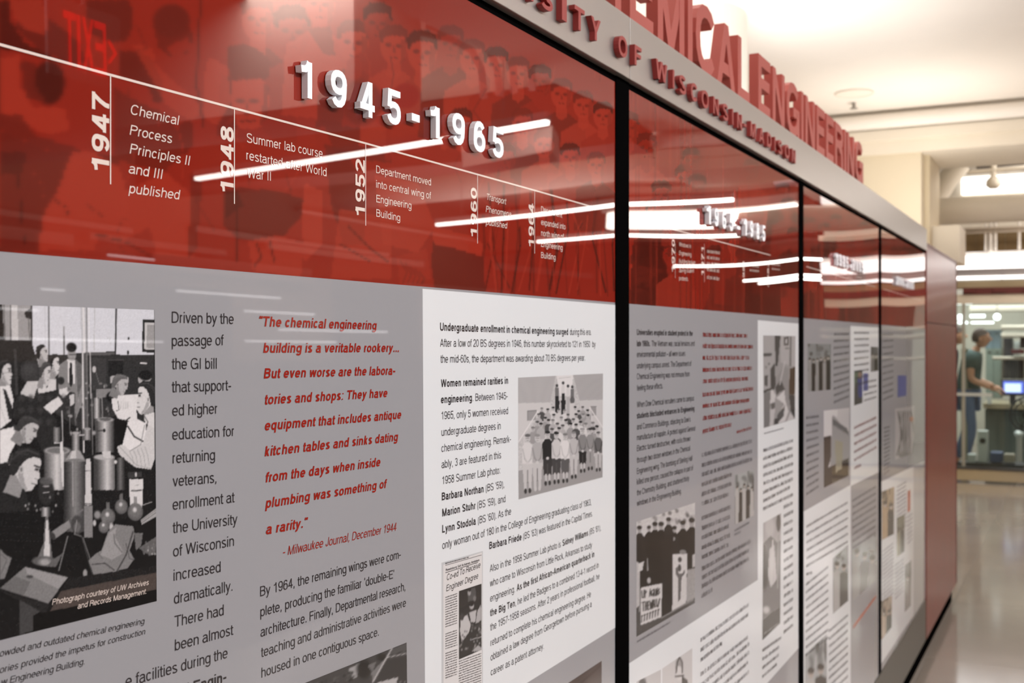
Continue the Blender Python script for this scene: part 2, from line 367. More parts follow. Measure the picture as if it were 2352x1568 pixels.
# ------------------------------------------------------------------ printed pictures (ink colours on a grid)
class Canvas:
    def __init__(s, X, Y, base): s.X = X; s.Y = Y; s.c = np.tile(s.col(base), X.shape + (1,))
    def tr(s, ox, oy, sc): s.o = (ox, oy, sc); return s
    o = (0, 0, 1)
    def P(s, p): return (s.o[0] + p[0] / s.o[2], s.o[1] + p[1] / s.o[2])
    def col(s, c): return np.array(c if isinstance(c, (tuple, list)) else (c, c*.965, c*.965), float)
    def put(s, m, c, a=1.0):
        m = m * a; s.c = s.c * (1 - m[..., None]) + s.col(c) * m[..., None]
    def poly(s, pts, c, a=1.0):
        pts = [s.P(p) for p in pts]; X, Y = s.X, s.Y
        ins = np.zeros(X.shape, bool); n = len(pts)
        for i in range(n):
            x1, y1 = pts[i]; x2, y2 = pts[(i+1) % n]
            if y1 == y2: continue
            cond = ((y1 > Y) != (y2 > Y)) & (X < (x2 - x1) * (Y - y1) / (y2 - y1) + x1); ins ^= cond
        s.put(ins.astype(float), c, a)
    def ell(s, cx, cy, rx, ry, c, a=1.0, soft=.12, rot=0):
        cx, cy = s.P((cx, cy)); rx /= s.o[2]; ry /= s.o[2]; dx = s.X - cx; dy = s.Y - cy
        if rot: k, q = math.cos(rot), math.sin(rot); dx, dy = dx*k + dy*q, -dx*q + dy*k
        d = np.sqrt((dx/rx)**2 + (dy/ry)**2); s.put(np.clip((1 + soft - d) / (2*soft), 0, 1), c, a)
    def line(s, x0, y0, x1, y1, w, c, a=1.0):
        (x0, y0), (x1, y1) = s.P((x0, y0)), s.P((x1, y1)); w /= s.o[2]
        dx, dy = x1-x0, y1-y0; L = dx*dx + dy*dy
        t = np.clip(((s.X-x0)*dx + (s.Y-y0)*dy) / L, 0, 1); d = np.hypot(s.X-x0-t*dx, s.Y-y0-t*dy)
        s.put(np.clip(w/2 + .5 - d, 0, 1), c, a)
    def path(s, pts, w, c, a=1.0):
        for i in range(len(pts)-1): s.line(*pts[i], *pts[i+1], w, c, a)
    def cyl(s, x0, x1, y0, y1, lo, hi, peak=.45, slant=0):
        x0, y0 = s.P((x0, y0)); x1, y1 = s.P((x1, y1))
        yc = s.Y - slant * (s.X - x0)
        t = (s.X - x0) / (x1 - x0); m = ((t >= 0) & (t <= 1) & (yc >= y0) & (yc <= y1)).astype(float)
        g = np.clip(1 - np.abs(t - peak) / .5, 0, 1); g = lo + (hi - lo) * g
        cc = np.stack([g, g*.965, g*.965], -1); s.c = s.c*(1-m[..., None]) + cc*m[..., None]
    def grain(s, amt, scale=1):
        h, w_ = s.X.shape; n = rng.normal(0, 1, (h//scale+2, w_//scale+2)); n = np.kron(n, np.ones((scale, scale)))[:h, :w_]
        s.c = s.c + (n * amt)[..., None]
    def blur(s, k=1):
        for _ in range(k):
            c = np.pad(s.c, ((1, 1), (1, 1), (0, 0)), mode='edge')
            s.c = (c[:-2, 1:-1] + c[2:, 1:-1] + c[1:-1, :-2] + c[1:-1, 2:] + 4*c[1:-1, 1:-1]) / 8
def picture(name, corners, nx, ny, base, paint, parent, Y=-.00022, label=None):
    TL, TR, BR, BL = [onY(a, b, Y) for a, b in corners]
    t = np.linspace(0, 1, nx+1)[None, :, None]; q = np.linspace(0, 1, ny+1)[:, None, None]
    P = (np.array(TL)*(1-t) + np.array(TR)*t)*(1-q) + (np.array(BL)*(1-t) + np.array(BR)*t)*q
    rel = P - np.array(CAMP); z = rel @ np.array(FW); X = 1176 + F*(rel @ np.array(RT))/z; Yp = HY - F*rel[..., 2]/z
    C = Canvas(X, Yp, base); paint(C)
    c = np.clip(C.c, 0, 255)/255.0; c = np.where(c <= .04045, c/12.92, ((c+.055)/1.055)**2.4)
    me = bpy.data.meshes.new(name); N = (nx+1)*(ny+1)
    idx = np.arange(N).reshape(ny+1, nx+1)
    f = np.stack([idx[1:, :-1], idx[1:, 1:], idx[:-1, 1:], idx[:-1, :-1]], -1).reshape(-1, 4)
    me.from_pydata(P.reshape(-1, 3).tolist(), [], f.tolist())
    a = me.color_attributes.new('Ink', 'FLOAT_COLOR', 'POINT')
    a.data.foreach_set('color', np.concatenate([c.reshape(-1, 3), np.ones((N, 1))], 1).ravel().astype(np.float32))
    me.update()
    return link(name, me, pmat('printed_picture'), parent, label)
def field(name, pts, m, parent, Y=-.0001, label=None):
    bm = bmesh.new(); quad(bm, [onY(a, b, Y) for a, b in pts]); return obj(name, bm, m, parent, label)
def strip(ink, x0, y0, x1, y1, th, Y=TY):
    P0 = onY(x0, y0, Y); P1 = onY(x1, y1, Y); i = len(ink.v)
    ink.v += [tuple(P0 + Vector((0, 0, -th/2))), tuple(P1 + Vector((0, 0, -th/2))), tuple(P1 + Vector((0, 0, th/2))), tuple(P0 + Vector((0, 0, th/2)))]
    ink.f.append((i, i+1, i+2, i+3))
def vstrip(ink, x, y0, y1, th, Y=TY):
    P0 = onY(x, y0, Y); P1 = onY(x, y1, Y); i = len(ink.v)
    ink.v += [(P0.x-th/2, Y, P1.z), (P0.x+th/2, Y, P1.z), (P0.x+th/2, Y, P0.z), (P0.x-th/2, Y, P0.z)]; ink.f.append((i, i+1, i+2, i+3))

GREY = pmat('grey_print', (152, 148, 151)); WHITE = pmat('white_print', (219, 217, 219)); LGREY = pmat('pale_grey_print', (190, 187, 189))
INKB = pmat('charcoal_ink', (52, 46, 47)); INKR = pmat('red_ink', (148, 36, 26)); INKC = pmat('cream_ink', (226, 206, 196)); INKG = pmat('faded_ink', (105, 99, 102))
WHITE3D = mat('white_acrylic', (246, 246, 250), .35)
RED3D = mat('red_letter_face', (172, 74, 64), .5); RED3S = mat('dark_red_letter', (150, 44, 40), .45)
BLACK = mat('black_metal', (9, 8, 8), .9, spec=0); REDP = mat('red_laminate', (118, 34, 20), .28, noise=.12, nscale=6)
CREAM = mat('cream_paint', (232, 223, 207), .7, noise=.03, nscale=3); CREAM2 = mat('warm_white_paint', (240, 233, 224), .7, noise=.02, nscale=2)
GREYB = mat('grey_base_paint', (92, 87, 80), .45)
def steel():
    m = mat('brushed_metal', (166, 162, 158), .36, metal=.75); nt = m.node_tree; b = nt.nodes['Principled BSDF']
    tc = nt.nodes.new('ShaderNodeTexCoord'); mp = nt.nodes.new('ShaderNodeMapping'); mp.inputs['Scale'].default_value = (2, 40, 400)
    n = nt.nodes.new('ShaderNodeTexNoise'); n.inputs['Scale'].default_value = 3
    bp = nt.nodes.new('ShaderNodeBump'); bp.inputs['Strength'].default_value = .06; bp.inputs['Distance'].default_value = .002
    nt.links.new(tc.outputs['Object'], mp.inputs[0]); nt.links.new(mp.outputs[0], n.inputs['Vector'])
    nt.links.new(n.outputs['Fac'], bp.inputs['Height']); nt.links.new(bp.outputs['Normal'], b.inputs['Normal']); return m
STEEL = steel()

ZT = EYE + .553*D; ZB = EYE - 1.623*D      # top and bottom of the sheets
ZRED = EYE + .083*D                        # lower edge of the red band
#@@SETTING
# ================================================================== SETTING
floor_m = mat('polished_floor', (150, 140, 130), .12, noise=.10, nscale=1.6)
def tiles():
    # polished floor laid in slabs with fine recessed joints
    f = struct('floor', box(-3, 24, -9, 9, -.05, -.004), mat('floor_joint', (112, 103, 95), .5))
    m = floor_m; me = None
    S = 1.2
    for i in range(0, 10):
        for j in range(-2, 2):
            x0 = 4.2 + i*S; y0 = j*S
            if me is None:
                bm = box(0, S-.003, 0, S-.003, -.02, 0, .0008); me = bpy.data.meshes.new('slab'); bm.to_mesh(me); bm.free(); me.materials.append(m)
            o = bpy.data.objects.new('floor_slab', me); COL.objects.link(o); o.parent = f; o.location = (x0, y0, 0)
    bm = bmesh.new()
    bx(bm, -3, 4.194, -3.0, 9, -.02, 0); bx(bm, 4.2, 24, -3.0, -2.406, -.02, 0); bx(bm, 4.2, 24, 2.406, 9, -.02, 0); bx(bm, 16.2, 24, -2.4, 2.4, -.02, 0)
    o = obj('floor_field', bm, m, f)
    obj('floor_border_dimmed', box(-3, 24, -7, -3.006, -.02, 0), mat('dark_floor', (70, 58, 52), .4), f, 'floor along the opposite side, darkened to dim its mirror image')  # dark strip added so the sheets mirror less floor light
tiles()
struct('ceiling', box(-3, 8.0, -2.2, 9, 3.01, 3.1), CREAM2)
struct('ceiling_hall', box(-3, 24, -9, -2.2, 3.35, 3.45), mat('hall_ceiling', (200, 180, 165), .8))
struct('ceiling_lab', box(9.0, 17.5, -2.2, 9, 3.15, 3.25), mat('lab_ceiling', (225, 218, 205), .8))
struct('wall_back', box(-3, 8.0, 1.5, 1.6, 0, 3.01), CREAM2)
struct('wall_opposite', box(-3, 24, -7.1, -7.0, 0, 3.35), mat('opposite_wall', (150, 128, 112), .8, noise=.1, nscale=1.0))
struct('wall_opposite_dimmer', box(-3, 24, -6.99, -6.95, 0, 1.30), mat('reflection_dark', (52, 36, 32), .7))  # unseen dark lining added to darken the lower half of the reflections
struct('wall_end', box(23.9, 24, -7, 9, 0, 3.35), mat('end_wall', (170, 155, 135), .8))
# rounded pier lit by the added uplight
bm = bmesh.new(); tube(bm, [(5.2, 1.15, 0), (5.2, 1.15, 3.01)], .36, 48); struct('column_round', bm, CREAM2)
# stepped beam across the hall
P = lambda px, py, X: onX(px, py, X)
zb = lambda py, X, px=2170: onX(px, py, X).z
X0 = 8.0
bm = bmesh.new()
bx(bm, X0, X0+.9, -2.2, 4, zb(343, X0), 3.12)
struct('beam', bm, CREAM)
bm = bmesh.new(); bx(bm, X0-.10, X0, -2.2, 4, zb(272, X0), 3.01); bmesh.ops.bevel(bm, geom=bm.edges[:], offset=.03, segments=3, affect='EDGES'); struct('trim_1', bm, CREAM)
bm = bmesh.new(); tube(bm, [(X0-.11, -2.2, zb(266, X0-.11)), (X0-.11, 4, zb(266, X0-.11))], .05, 20); struct('trim_2', bm, CREAM2)
bm = bmesh.new(); bx(bm, X0-.06, X0, -2.2, 4, zb(314, X0), zb(290, X0)); struct('trim_3', bm, CREAM)
def onceil(px, py, z=3.01): r = ray(px, py); return CAMP + r*((z-EYE)/r.z)
q = onceil(1962, 213); sk_ = thing('ceiling_speaker', 'faint round white grille in the ceiling before the stepped beam', 'speaker', tuple(q))
obj('grille', tube(bmesh.new(), [(q.x, q.y, 3.012), (q.x, q.y, 3.004)], .11, 28), mat('grille_white', (236, 228, 216), .6), sk_); obj('ring', tube(bmesh.new(), [(q.x+.115*math.cos(a), q.y+.115*math.sin(a), 3.006) for a in np.linspace(0, 2*math.pi, 33)], .006, 6, False), mat('ring_shadow', (226, 216, 202), .6), sk_)
q = onceil(1961, 236); sk_ = thing('sprinkler', 'small metal sprinkler head hanging from the ceiling right of the big letters', 'sprinkler', tuple(q))
obj('stem', tube(bmesh.new(), [(q.x, q.y, 3.01), (q.x, q.y, 2.975)], .012, 10), mat('sprinkler_metal', (150, 144, 138), .4, metal=.5), sk_); obj('deflector', tube(bmesh.new(), [(q.x, q.y, 2.975), (q.x, q.y, 2.97)], .026, 14), mat('sprinkler_metal'  , (150, 144, 138)), sk_)
# piers under the beam, beyond the end of the display
yA = P(2116, 450, 8.05).y; yB = P(2204, 560, 8.35).y; yC = P(2135, 450, 8.2).y
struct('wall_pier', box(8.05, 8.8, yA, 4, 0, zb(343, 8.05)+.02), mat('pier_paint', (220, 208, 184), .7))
struct('wall_pier_side', box(8.2, 8.8, yC, yA, 0, zb(343, 8.2)+.02), mat('pier_paint_shaded', (212, 198, 170), .7))  # darker copy of the pier paint, side shade put into its colour
struct('wall_pier_low', box(8.35, 8.8, yB, yC, zb(603, 8.35), zb(518, 8.35)), CREAM)

#@@DISPLAY
# ================================================================== THE DISPLAY: frame, posts, base
fr = thing('display_frame', 'black metal frame with dark posts and grey base that carries the glossy timeline panels', 'frame', (A0, .05, 0))
pw = {0: .0156, 1: .0080, 2: .0060}
for k, x in enumerate(JX[:3]):
    l, r = [(1413, 1443), (1834.5, 1844.5), (2018.5, 2023.5)][k]
    xl, xr = onY(l, HY).x, onY(r, HY).x
    obj('post', box(xl, xr, -.0016, .06, ZB, ZT+.02), BLACK, fr)
obj('backboard', box(A0, JX[3], .012, .12, .10, ZT+.01), BLACK, fr)
obj('top_rail', box(A0, JX[3]+.0, .0, .10, ZT, ZT+.014), BLACK, fr)
obj('base_board', box(A0, JX[3], -.002, .12, .087, ZB-.004), GREYB, fr, 'grey painted board below the glossy panels')
obj('plinth', box(A0, onY(2186, 1385, .014).x, .014, .20, 0, .087), BLACK, fr, 'recessed black toe plinth')

ep = thing('end_panel', 'red laminate end cabinet at the far end of the timeline display', 'cabinet', (JX[3], .1, .087))
xe = onY(2195, HY).x; zs = EYE + .12*D; zt = EYE + .617*D
obj('lower_door', box(JX[3]+.006, xe-.012, -.004, .02, .088, zs-.002, .001), REDP, ep)
obj('upper_door', box(JX[3]+.006, xe-.012, -.004, .02, zs+.002, zt-.012, .001), REDP, ep)
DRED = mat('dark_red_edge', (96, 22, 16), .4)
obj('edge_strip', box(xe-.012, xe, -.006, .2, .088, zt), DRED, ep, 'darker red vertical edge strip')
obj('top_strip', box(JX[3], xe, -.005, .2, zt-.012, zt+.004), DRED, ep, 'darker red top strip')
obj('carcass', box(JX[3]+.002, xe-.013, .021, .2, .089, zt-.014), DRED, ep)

# ------------------------------------------------------------------ header sign
hd = thing('header_sign', 'long brushed metal fascia with raised red lettering above the glossy panels', 'sign', (A0, -.02, ZT))
zh0, zh1 = EYE + .567*D, EYE + .700*D
YH = -.012
xs = onY(1447, 400, YH).x
xh = onY(2129, 560, YH).x
obj('fascia', box(A0, xs-.0007, YH, .10, zh0, zh1, .001), STEEL, hd)
obj('fascia', box(xs+.0007, xh, YH, .10, zh0, zh1, .001), STEEL, hd)
def letter3d(ch, x0, x1, z0, z1, yf, depth, m, parent, name, bold=.03, gly=None):
    """raised letter whose face is the plane y=yf, fitted to x0..x1, z0..z1"""
    co, fs = gly or raw_text(ch, bold, depth=.5, res=4)
    a, b = co.min(0), co.max(0)
    s = (co - a) / np.maximum(b - a, 1e-6); s[:, 2] = co[:, 2] + .5
    out = np.stack([x0 + s[:, 0]*(x1-x0), yf + (1-s[:, 2])*depth, z0 + s[:, 1]*(z1-z0)], 1)
    me = bpy.data.meshes.new(name); me.from_pydata(out.tolist(), [], fs); me.update()
    return link(name, me, m, parent)
def word3d(word, X0_, X1_, zb_, h, yf, depth, m, parent, name, bold=.03, spacing=1.0, gap=None):
    """lay a word out with the font's own advances, each letter its own mesh"""
    adv = []; 
    for i, ch in enumerate(word):
        if ch == ' ': adv.append((None, .4)); continue
        g = raw_text(ch, bold, depth=.5, res=4); adv.append((g, float(g[0][:, 0].max() - g[0][:, 0].min())))
    g0 = gap if gap is not None else .17
    tot = sum(a[1] for a in adv) + g0*(len(word)-1); x = 0; k = (X1_-X0_)/tot
    for ch, (g, wd) in zip(word, adv):
        if g is not None:
            lo, hi = g[0][:, 1].min()/CAPH, g[0][:, 1].max()/CAPH
            letter3d(ch, X0_ + x*k, X0_ + (x+wd)*k, zb_ + lo*h, zb_ + hi*h, yf, depth, m, parent, name, gly=g)
        x += wd + g0
YL = YH + .006
zl = zh1 + .001
hB = 0.176*D
E0 = onY(1446, 130, YL).x; L1 = onY(1722, 225, YL).x
word3d('EMICAL', onY(1447, 100, YL).x, onY(1722, 225, YL).x, zl, hB, YL, .021, RED3D, hd, 'letter', .035, gap=.13)
lw = onY(1447, 100, YL).x
word3d('CH', onY(1285, 0, YL).x, onY(1427, 0, YL).x, zl, hB, YL, .021, RED3D, hd, 'letter', .035, gap=.13)
word3d('ENGINEERING', onY(1742, 250, YL).x, onY(1983, 400, YL).x, zl, hB, YL, .021, RED3D, hd, 'letter', .035, gap=.13)
# small raised words, each letter at its own place on the fascia
Yf = YH - .009
small = [('S',1244,1270,-1),('I',1291,1302,-1),('T',1320,1343,-1),('Y',1358,1380,-1),('O',1421,1441,-1),('F',1458,1474,-1)]
zs0 = EYE + (HY-137)/(VPX-1441)*D*(Yf+DIST)/DIST; zs1 = EYE + (HY-90)/(VPX-1441)*D*(Yf+DIST)/DIST
hs = zs1 - zs0
for ch, a, b, _ in [('R',1200,1226,0)] + small:
    letter3d(ch, onY(a, 100, Yf).x, onY(b, 100, Yf).x, zs0, zs1, Yf, .0088, RED3S, hd, 'small_letter', .03)
for wrd, a, b in (('WISCONSIN', 1507, 1705), ('-', 1709, 1715), ('MADISON', 1724, 1828)):
    if wrd == '-':
        obj('small_letter', box(onY(a, 300, Yf).x, onY(b, 300, Yf).x, Yf, YH+.0002, zs0+hs*.38, zs0+hs*.55), RED3S, hd); continue
    word3d(wrd, onY(a, 200, Yf).x, onY(b, 300, Yf).x, zs0, hs, Yf, .0088, RED3S, hd, 'small_letter', .03, gap=.62)

#@@PANELS
# ================================================================== PANELS
PL = [('glossy timeline panel of 1945-1965, nearest the viewer, with a large laboratory photograph', (A0, onY(1412.5, HY).x)),
      ('glossy timeline panel of 1965-1985, second along, with a protest photograph', (onY(1443.5, HY).x, onY(1834, HY).x)),
      ('glossy timeline panel of 1985-2005, third along, between two thin black posts', (onY(1845, HY).x, onY(2018, HY).x)),
      ('glossy timeline panel at the far end of the row beside the red end cabinet', (onY(2024, HY).x, JX[3]))]
PAN = []
for lb, (a, b) in PL:
    p = thing('timeline_panel', lb, 'display panel', (a, 0, ZB), 'glossy timeline panels of the display'); PAN.append((p, a, b))
    bm = bx(bmesh.new(), a, b, 0, .01, ZB, ZT); obj('printed_sheet', bm, GREY, p)
def slabf(name, a, b, z0, z1, m, p, Y=-.0006, label=None):
    bm = bmesh.new(); quad(bm, [(a, Y, z0), (b, Y, z0), (b, Y, z1), (a, Y, z1)]); return obj(name, bm, m, p, label)
A, B, Cc, Dd = [q[0] for q in PAN]

# ---- red crowd band
RL, RM, RD, RK = (150, 44, 30), (131, 33, 22), (98, 28, 20), (73, 21, 15)
def man(C, x, y, h, tone=0, face=0):
    """ghosted head and shoulders, y = top of head, h = head height in pixels"""
    w_ = h*.36
    body = (RD, RM, RL, RK)[tone % 4]; fc = (RL, RM)[face % 2]
    C.poly([(x-w_*2.6, y+h*3.2), (x-w_*2.3, y+h*1.5), (x-w_*.7, y+h*1.15), (x+w_*.7, y+h*1.2), (x+w_*2.3, y+h*1.7), (x+w_*2.5, y+h*3.4)], body, .75)
    C.poly([(x-w_*.5, y+h*.8), (x+w_*.5, y+h*.8), (x+w_*.55, y+h*1.3), (x, y+h*1.45), (x-w_*.55, y+h*1.3)], fc, .8)
    C.ell(x, y+h*.52, w_*1.02, h*.5, fc, .9, .05)
    hc = RK if tone % 2 else RD; C.poly([(x-w_*1.05, y+h*.42), (x-w_*1.08, y+h*.16), (x-w_*.6, y-h*.02), (x+w_*.4, y-h*.04), (x+w_*1.0, y+h*.12), (x+w_*1.05, y+h*.45), (x+w_*.85, y+h*.42), (x+w_*.75, y+h*.27), (x-w_*.2, y+h*.24), (x-w_*.75, y+h*.3), (x-w_*.85, y+h*.44)], hc, .85)
    C.ell(x-w_*.42, y+h*.5, w_*.22, h*.05, RD, .9, .3); C.ell(x+w_*.35, y+h*.53, w_*.22, h*.05, RD, .9, .3)
    C.poly([(x-w_*.05, y+h*.5), (x+w_*.18, y+h*.7), (x-w_*.12, y+h*.7)], RD, .5)
    C.line(x-w_*.25, y+h*.83, x+w_*.3, y+h*.85, h*.03, RD, .8)
    C.poly([(x+w_*.55, y+h*.35), (x+w_*1.0, y+h*.4), (x+w_*.8, y+h*.9), (x+w_*.45, y+h*1.0)], RD, .35)
def crowdA(C):
    # hand-placed figures of the big ghosted group picture
    C.poly([(-900,0),(0,0),(0,620),(-900,560)], RD)
    for (x, y, h, t, f) in ((-120,60,150,1,0),(-330,40,170,0,1),(-560,90,180,1,0)): man(C, x, y, h, t, f)
    for (x, y, h, t, f) in ((592,-8,100,0,0),(672,14,112,1,1),(735,-40,95,2,0),(812,48,96,0,0),(868,8,88,1,1),(905,60,86,2,0),(970,72,92,1,0),(1035,60,80,0,1),
                            (1085,92,78,2,0),(1140,110,76,1,0),(1190,132,72,0,0),(1240,150,70,1,1),(1290,182,66,0,0),(1340,210,62,2,0),(1385,235,60,1,0)): man(C, x, y, h, t, f)
    for (x, y, h, t, f) in ((1200,250,66,0,0),(1160,330,66,1,1),(1250,300,62,2,0),(1310,330,60,1,0),(1370,350,56,0,0),(1060,250,70,1,0)): man(C, x, y, h, t, f)
    # upper left: big face, cap and hair
    C.poly([(0,0),(28,0),(40,70),(95,118),(170,150),(200,142),(180,95),(110,40),(90,0),(210,0),(300,0),(305,60),(292,92),(250,98),(205,75),(197,0)], RD)
    C.poly([(0,0),(24,0),(26,50),(60,100),(150,145),(0,110)], RK, .9)
    C.poly([(24,0),(92,0),(112,45),(105,80),(62,72),(30,40)], RL, .8)
    C.poly([(0,135),(45,125),(48,200),(75,245),(150,248),(160,300),(110,310),(0,262)], RL, .9)
    C.ell(112,190,37,50,RK,1,.05); C.poly([(45,140),(85,148),(84,200),(110,240),(60,222)], RD, .9)
    C.poly([(0,262),(50,265),(80,310),(190,345),(270,360),(272,375),(120,350),(0,298)], RD, .8)
    C.poly([(0,300),(120,350),(165,350),(130,470),(95,500),(92,580),(0,580)], RD, .9)
    C.poly([(0,345),(60,352),(52,400),(0,400)], RK, .6)
    C.line(42,405,56,560,5,RK,.8)
    C.poly([(165,350),(205,345),(275,385),(290,440),(300,575),(90,575),(95,500),(130,440)], RL, .95)
    C.path([(120,455),(150,475),(160,500)],3,RD); C.path([(200,470),(240,500),(290,505)],3,RD,.7)
    # second figure, hair arc, then shoulders
    C.poly([(277,118),(318,118),(352,138),(372,185),(376,235),(352,235),(345,205),(300,180),(277,176)], RD)
    C.poly([(262,200),(300,225),(380,262),(410,300),(420,350),(380,392),(310,380),(262,360)], RD, .75)
    C.poly([(410,290),(440,270),(445,330),(425,355)], RK, .5)
    C.ell(394,48,42,38,RD,1,.06); C.poly([(352,60),(436,60),(445,92),(430,122),(395,132),(365,110)], RD, .8)
    C.poly([(380,110),(430,85),(440,110),(400,132)], RM)
    C.poly([(300,100),(350,110),(360,150),(470,250),(440,280),(380,240),(320,130)], RL, .7)
    C.poly([(285,440),(380,395),(455,460),(445,590),(300,580)], RL, .9)
    C.poly([(222,535),(270,560),(345,520),(360,590),(220,590)], RM, .8); C.path([(222,538),(290,556),(350,590)],4,RD)
    C.path([(462,0),(455,80),(452,200),(468,290)],5,RK,.6)
    C.poly([(440,400),(466,410),(450,580),(432,590)], RD, .7)
    # man at 540-620
    C.poly([(470,95),(524,105),(530,180),(480,150),(455,105)], RM, .9)
    C.poly([(524,108),(560,100),(600,118),(622,140),(618,178),(606,182),(590,182),(550,175),(534,188),(524,150)], RD)
    C.poly([(534,186),(600,180),(616,200),(618,240),(600,290),(572,302),(545,290),(532,240)], RL, .95)
    C.ell(552,232,11,5,RD,.9,.4); C.ell(583,232,12,5,RD,.9,.4); C.path([(565,235),(572,262),(562,262)],3,RD,.7); C.line(555,278,585,278,4,RD,.9)
    C.poly([(604,190),(618,200),(612,270),(596,290),(604,240)], RD, .6)
    C.poly([(478,130),(520,150),(532,230),(500,290),(470,270),(468,180)], RL, .8)
    C.poly([(540,296),(600,296),(640,330),(690,330),(700,430),(520,440),(500,350)], RM, .8)
    C.poly([(512,437),(545,430),(650,440),(700,460),(690,500),(652,540),(600,556),(550,550),(515,520)], RD)
    C.poly([(520,440),(545,440),(560,470),(520,500)], RK, .6)
    C.poly([(570,552),(640,540),(700,560),(690,640),(580,620)], RL, .8)
    C.path([(590,560),(600,590),(585,610)],4,RD); C.path([(620,556),(630,600)],4,RD)
    C.line(543,440,544,600,5,RK,.7)
    C.poly([(700,300),(745,290),(780,380),(800,470),(770,560),(740,560),(730,440)], RM, .9)
    C.poly([(745,330),(800,350),(840,450),(835,560),(790,565),(760,470)], RD, .8)
    C.poly([(700,420),(742,440),(740,560),(700,600),(692,500)], RL, .9)
    C.ell(830,235,46,52,RD,.6,.1); C.poly([(705,66),(760,60),(770,130),(740,120)], RD, .7)
    C.ell(933,220,30,28,(128,14,8),.85,.1)
    C.poly([(780,480),(900,500),(900,640),(760,640)], RL, .7); C.path([(800,520),(850,570),(890,600)],4,RD); C.path([(780,560),(850,600)],3,RD)
    # folded arms and dark jumper, right
    C.poly([(860,400),(960,420),(1000,520),(960,580),(880,560)], RL, .8)
    C.poly([(996,545),(1060,552),(1110,590),(1114,676),(1000,676),(990,600)], RD)
    C.poly([(992,520),(1080,540),(1110,560),(1115,592),(1050,572),(996,560)], RL, .95)
    C.poly([(1115,500),(1180,470),(1220,560),(1250,690),(1114,676)], RM, .95); C.path([(1120,560),(1150,620),(1170,660)],4,RD)
    for k in range(5): C.path([(920+k*11,600+k*6),(935+k*10,625+k*4),(925+k*11,650)],4,RD,.9)
    C.poly([(910,590),(980,570),(990,640),(920,660)], RL, .4)
    for k in range(26):
        x = 1110 + k*12; C.path([(x, 420+rng.random()*120), (x+rng.normal()*9, 520+rng.random()*60), (x+rng.normal()*12, 660+rng.random()*20)], 2+rng.random()*5, (RD, RK, RL)[k % 3], .7)
    for k in range(30):
        x = 40 + rng.random()*1350; y = 30 + rng.random()*560
        C.path([(x, y), (x+rng.normal()*14, y+25+rng.random()*30), (x+rng.normal()*20, y+60+rng.random()*40)], 1.5+rng.random()*2.5, (RD, RL)[k % 2], .5)
    C.blur(1)
picture('crowd_band', [(-395, onY(0,0).z and 0), (1412.5, 0), (1412.5, 0), (-395, 0)], 1, 1, RM, lambda C: None, A) if False else None
def band(name, a, b, nx, ny, paint, p, z0=None):
    Y = -.0001; z0 = ZRED if z0 is None else z0
    def proj(x, z):
        r = Vector((x, Y, z)) - CAMP; q = r.dot(FW); return (1176 + F*r.dot(RT)/q, HY - F*r.z/q)
    return picture(name, [proj(a, ZT), proj(b, ZT), proj(b, z0), proj(a, z0)], nx, ny, RM, paint, p, Y)
band('crowd_band', A0, PAN[0][2], 470, 190, crowdA, A)
def crowdB(x0, x1, top, bot, hh, n):
    def f(C):
        for k in range(n):
            x = x0 + (x1-x0)*(k+rng.random())/n; y = top(x) + rng.random()*(bot-top(x))*.75
            man(C, x, y, hh*(VPX-x)/(VPX-x0), int(rng.integers(4)), int(rng.integers(2)))
        for k in range(n*2):
            x = x0 + (x1-x0)*rng.random(); C.line(x, top(x), x+rng.normal()*3, bot, 1.5+rng.random()*3, (RD, RL)[k % 2], .35)
    return f
tp = lambda x: HY - .553*(VPX-x)
band('crowd_band', PAN[1][1], PAN[1][2], 180, 110, crowdB(1440, 1836, tp, 730, 66, 26), B)
band('crowd_band', PAN[2][1], PAN[2][2], 90, 70, crowdB(1843, 2020, tp, 740, 42, 18), Cc)
band('crowd_band', PAN[3][1], PAN[3][2], 60, 50, crowdB(2023, 2126, tp, 750, 30, 12), Dd)

# ---- colour fields
field('white_field', [(970.5, 663), (1413, 700), (1413, 1441), (977, 1714)], WHITE, A)
field('white_field', [(1740.5, 735), (1834, 743), (1834, 1560), (1740.5, 1620)], WHITE, B)
field('white_field', [(1443.5, 1524), (1741, 1331), (1741, 1700), (1443.5, 2000)], WHITE, B)
field('grey_field', [(1741, 1592), (1834, 1488), (1834, 1800), (1741, 1800)], GREY, B, -.00016)
field('white_field', [(1953.5, 748), (2018, 752), (2018, 1084), (1953.5, 1116)], WHITE, Cc)
field('white_field', [(1845, 1175), (1954, 1113), (1954, 1600), (1845, 1700)], WHITE, Cc)
field('white_field', [(2024, 1106), (2098, 1070), (2098, 1412), (2024, 1524)], WHITE, Dd)
field('pale_field', [(2098, 1070), (2122, 1058), (2122, 1376), (2098, 1412)], LGREY, Dd)

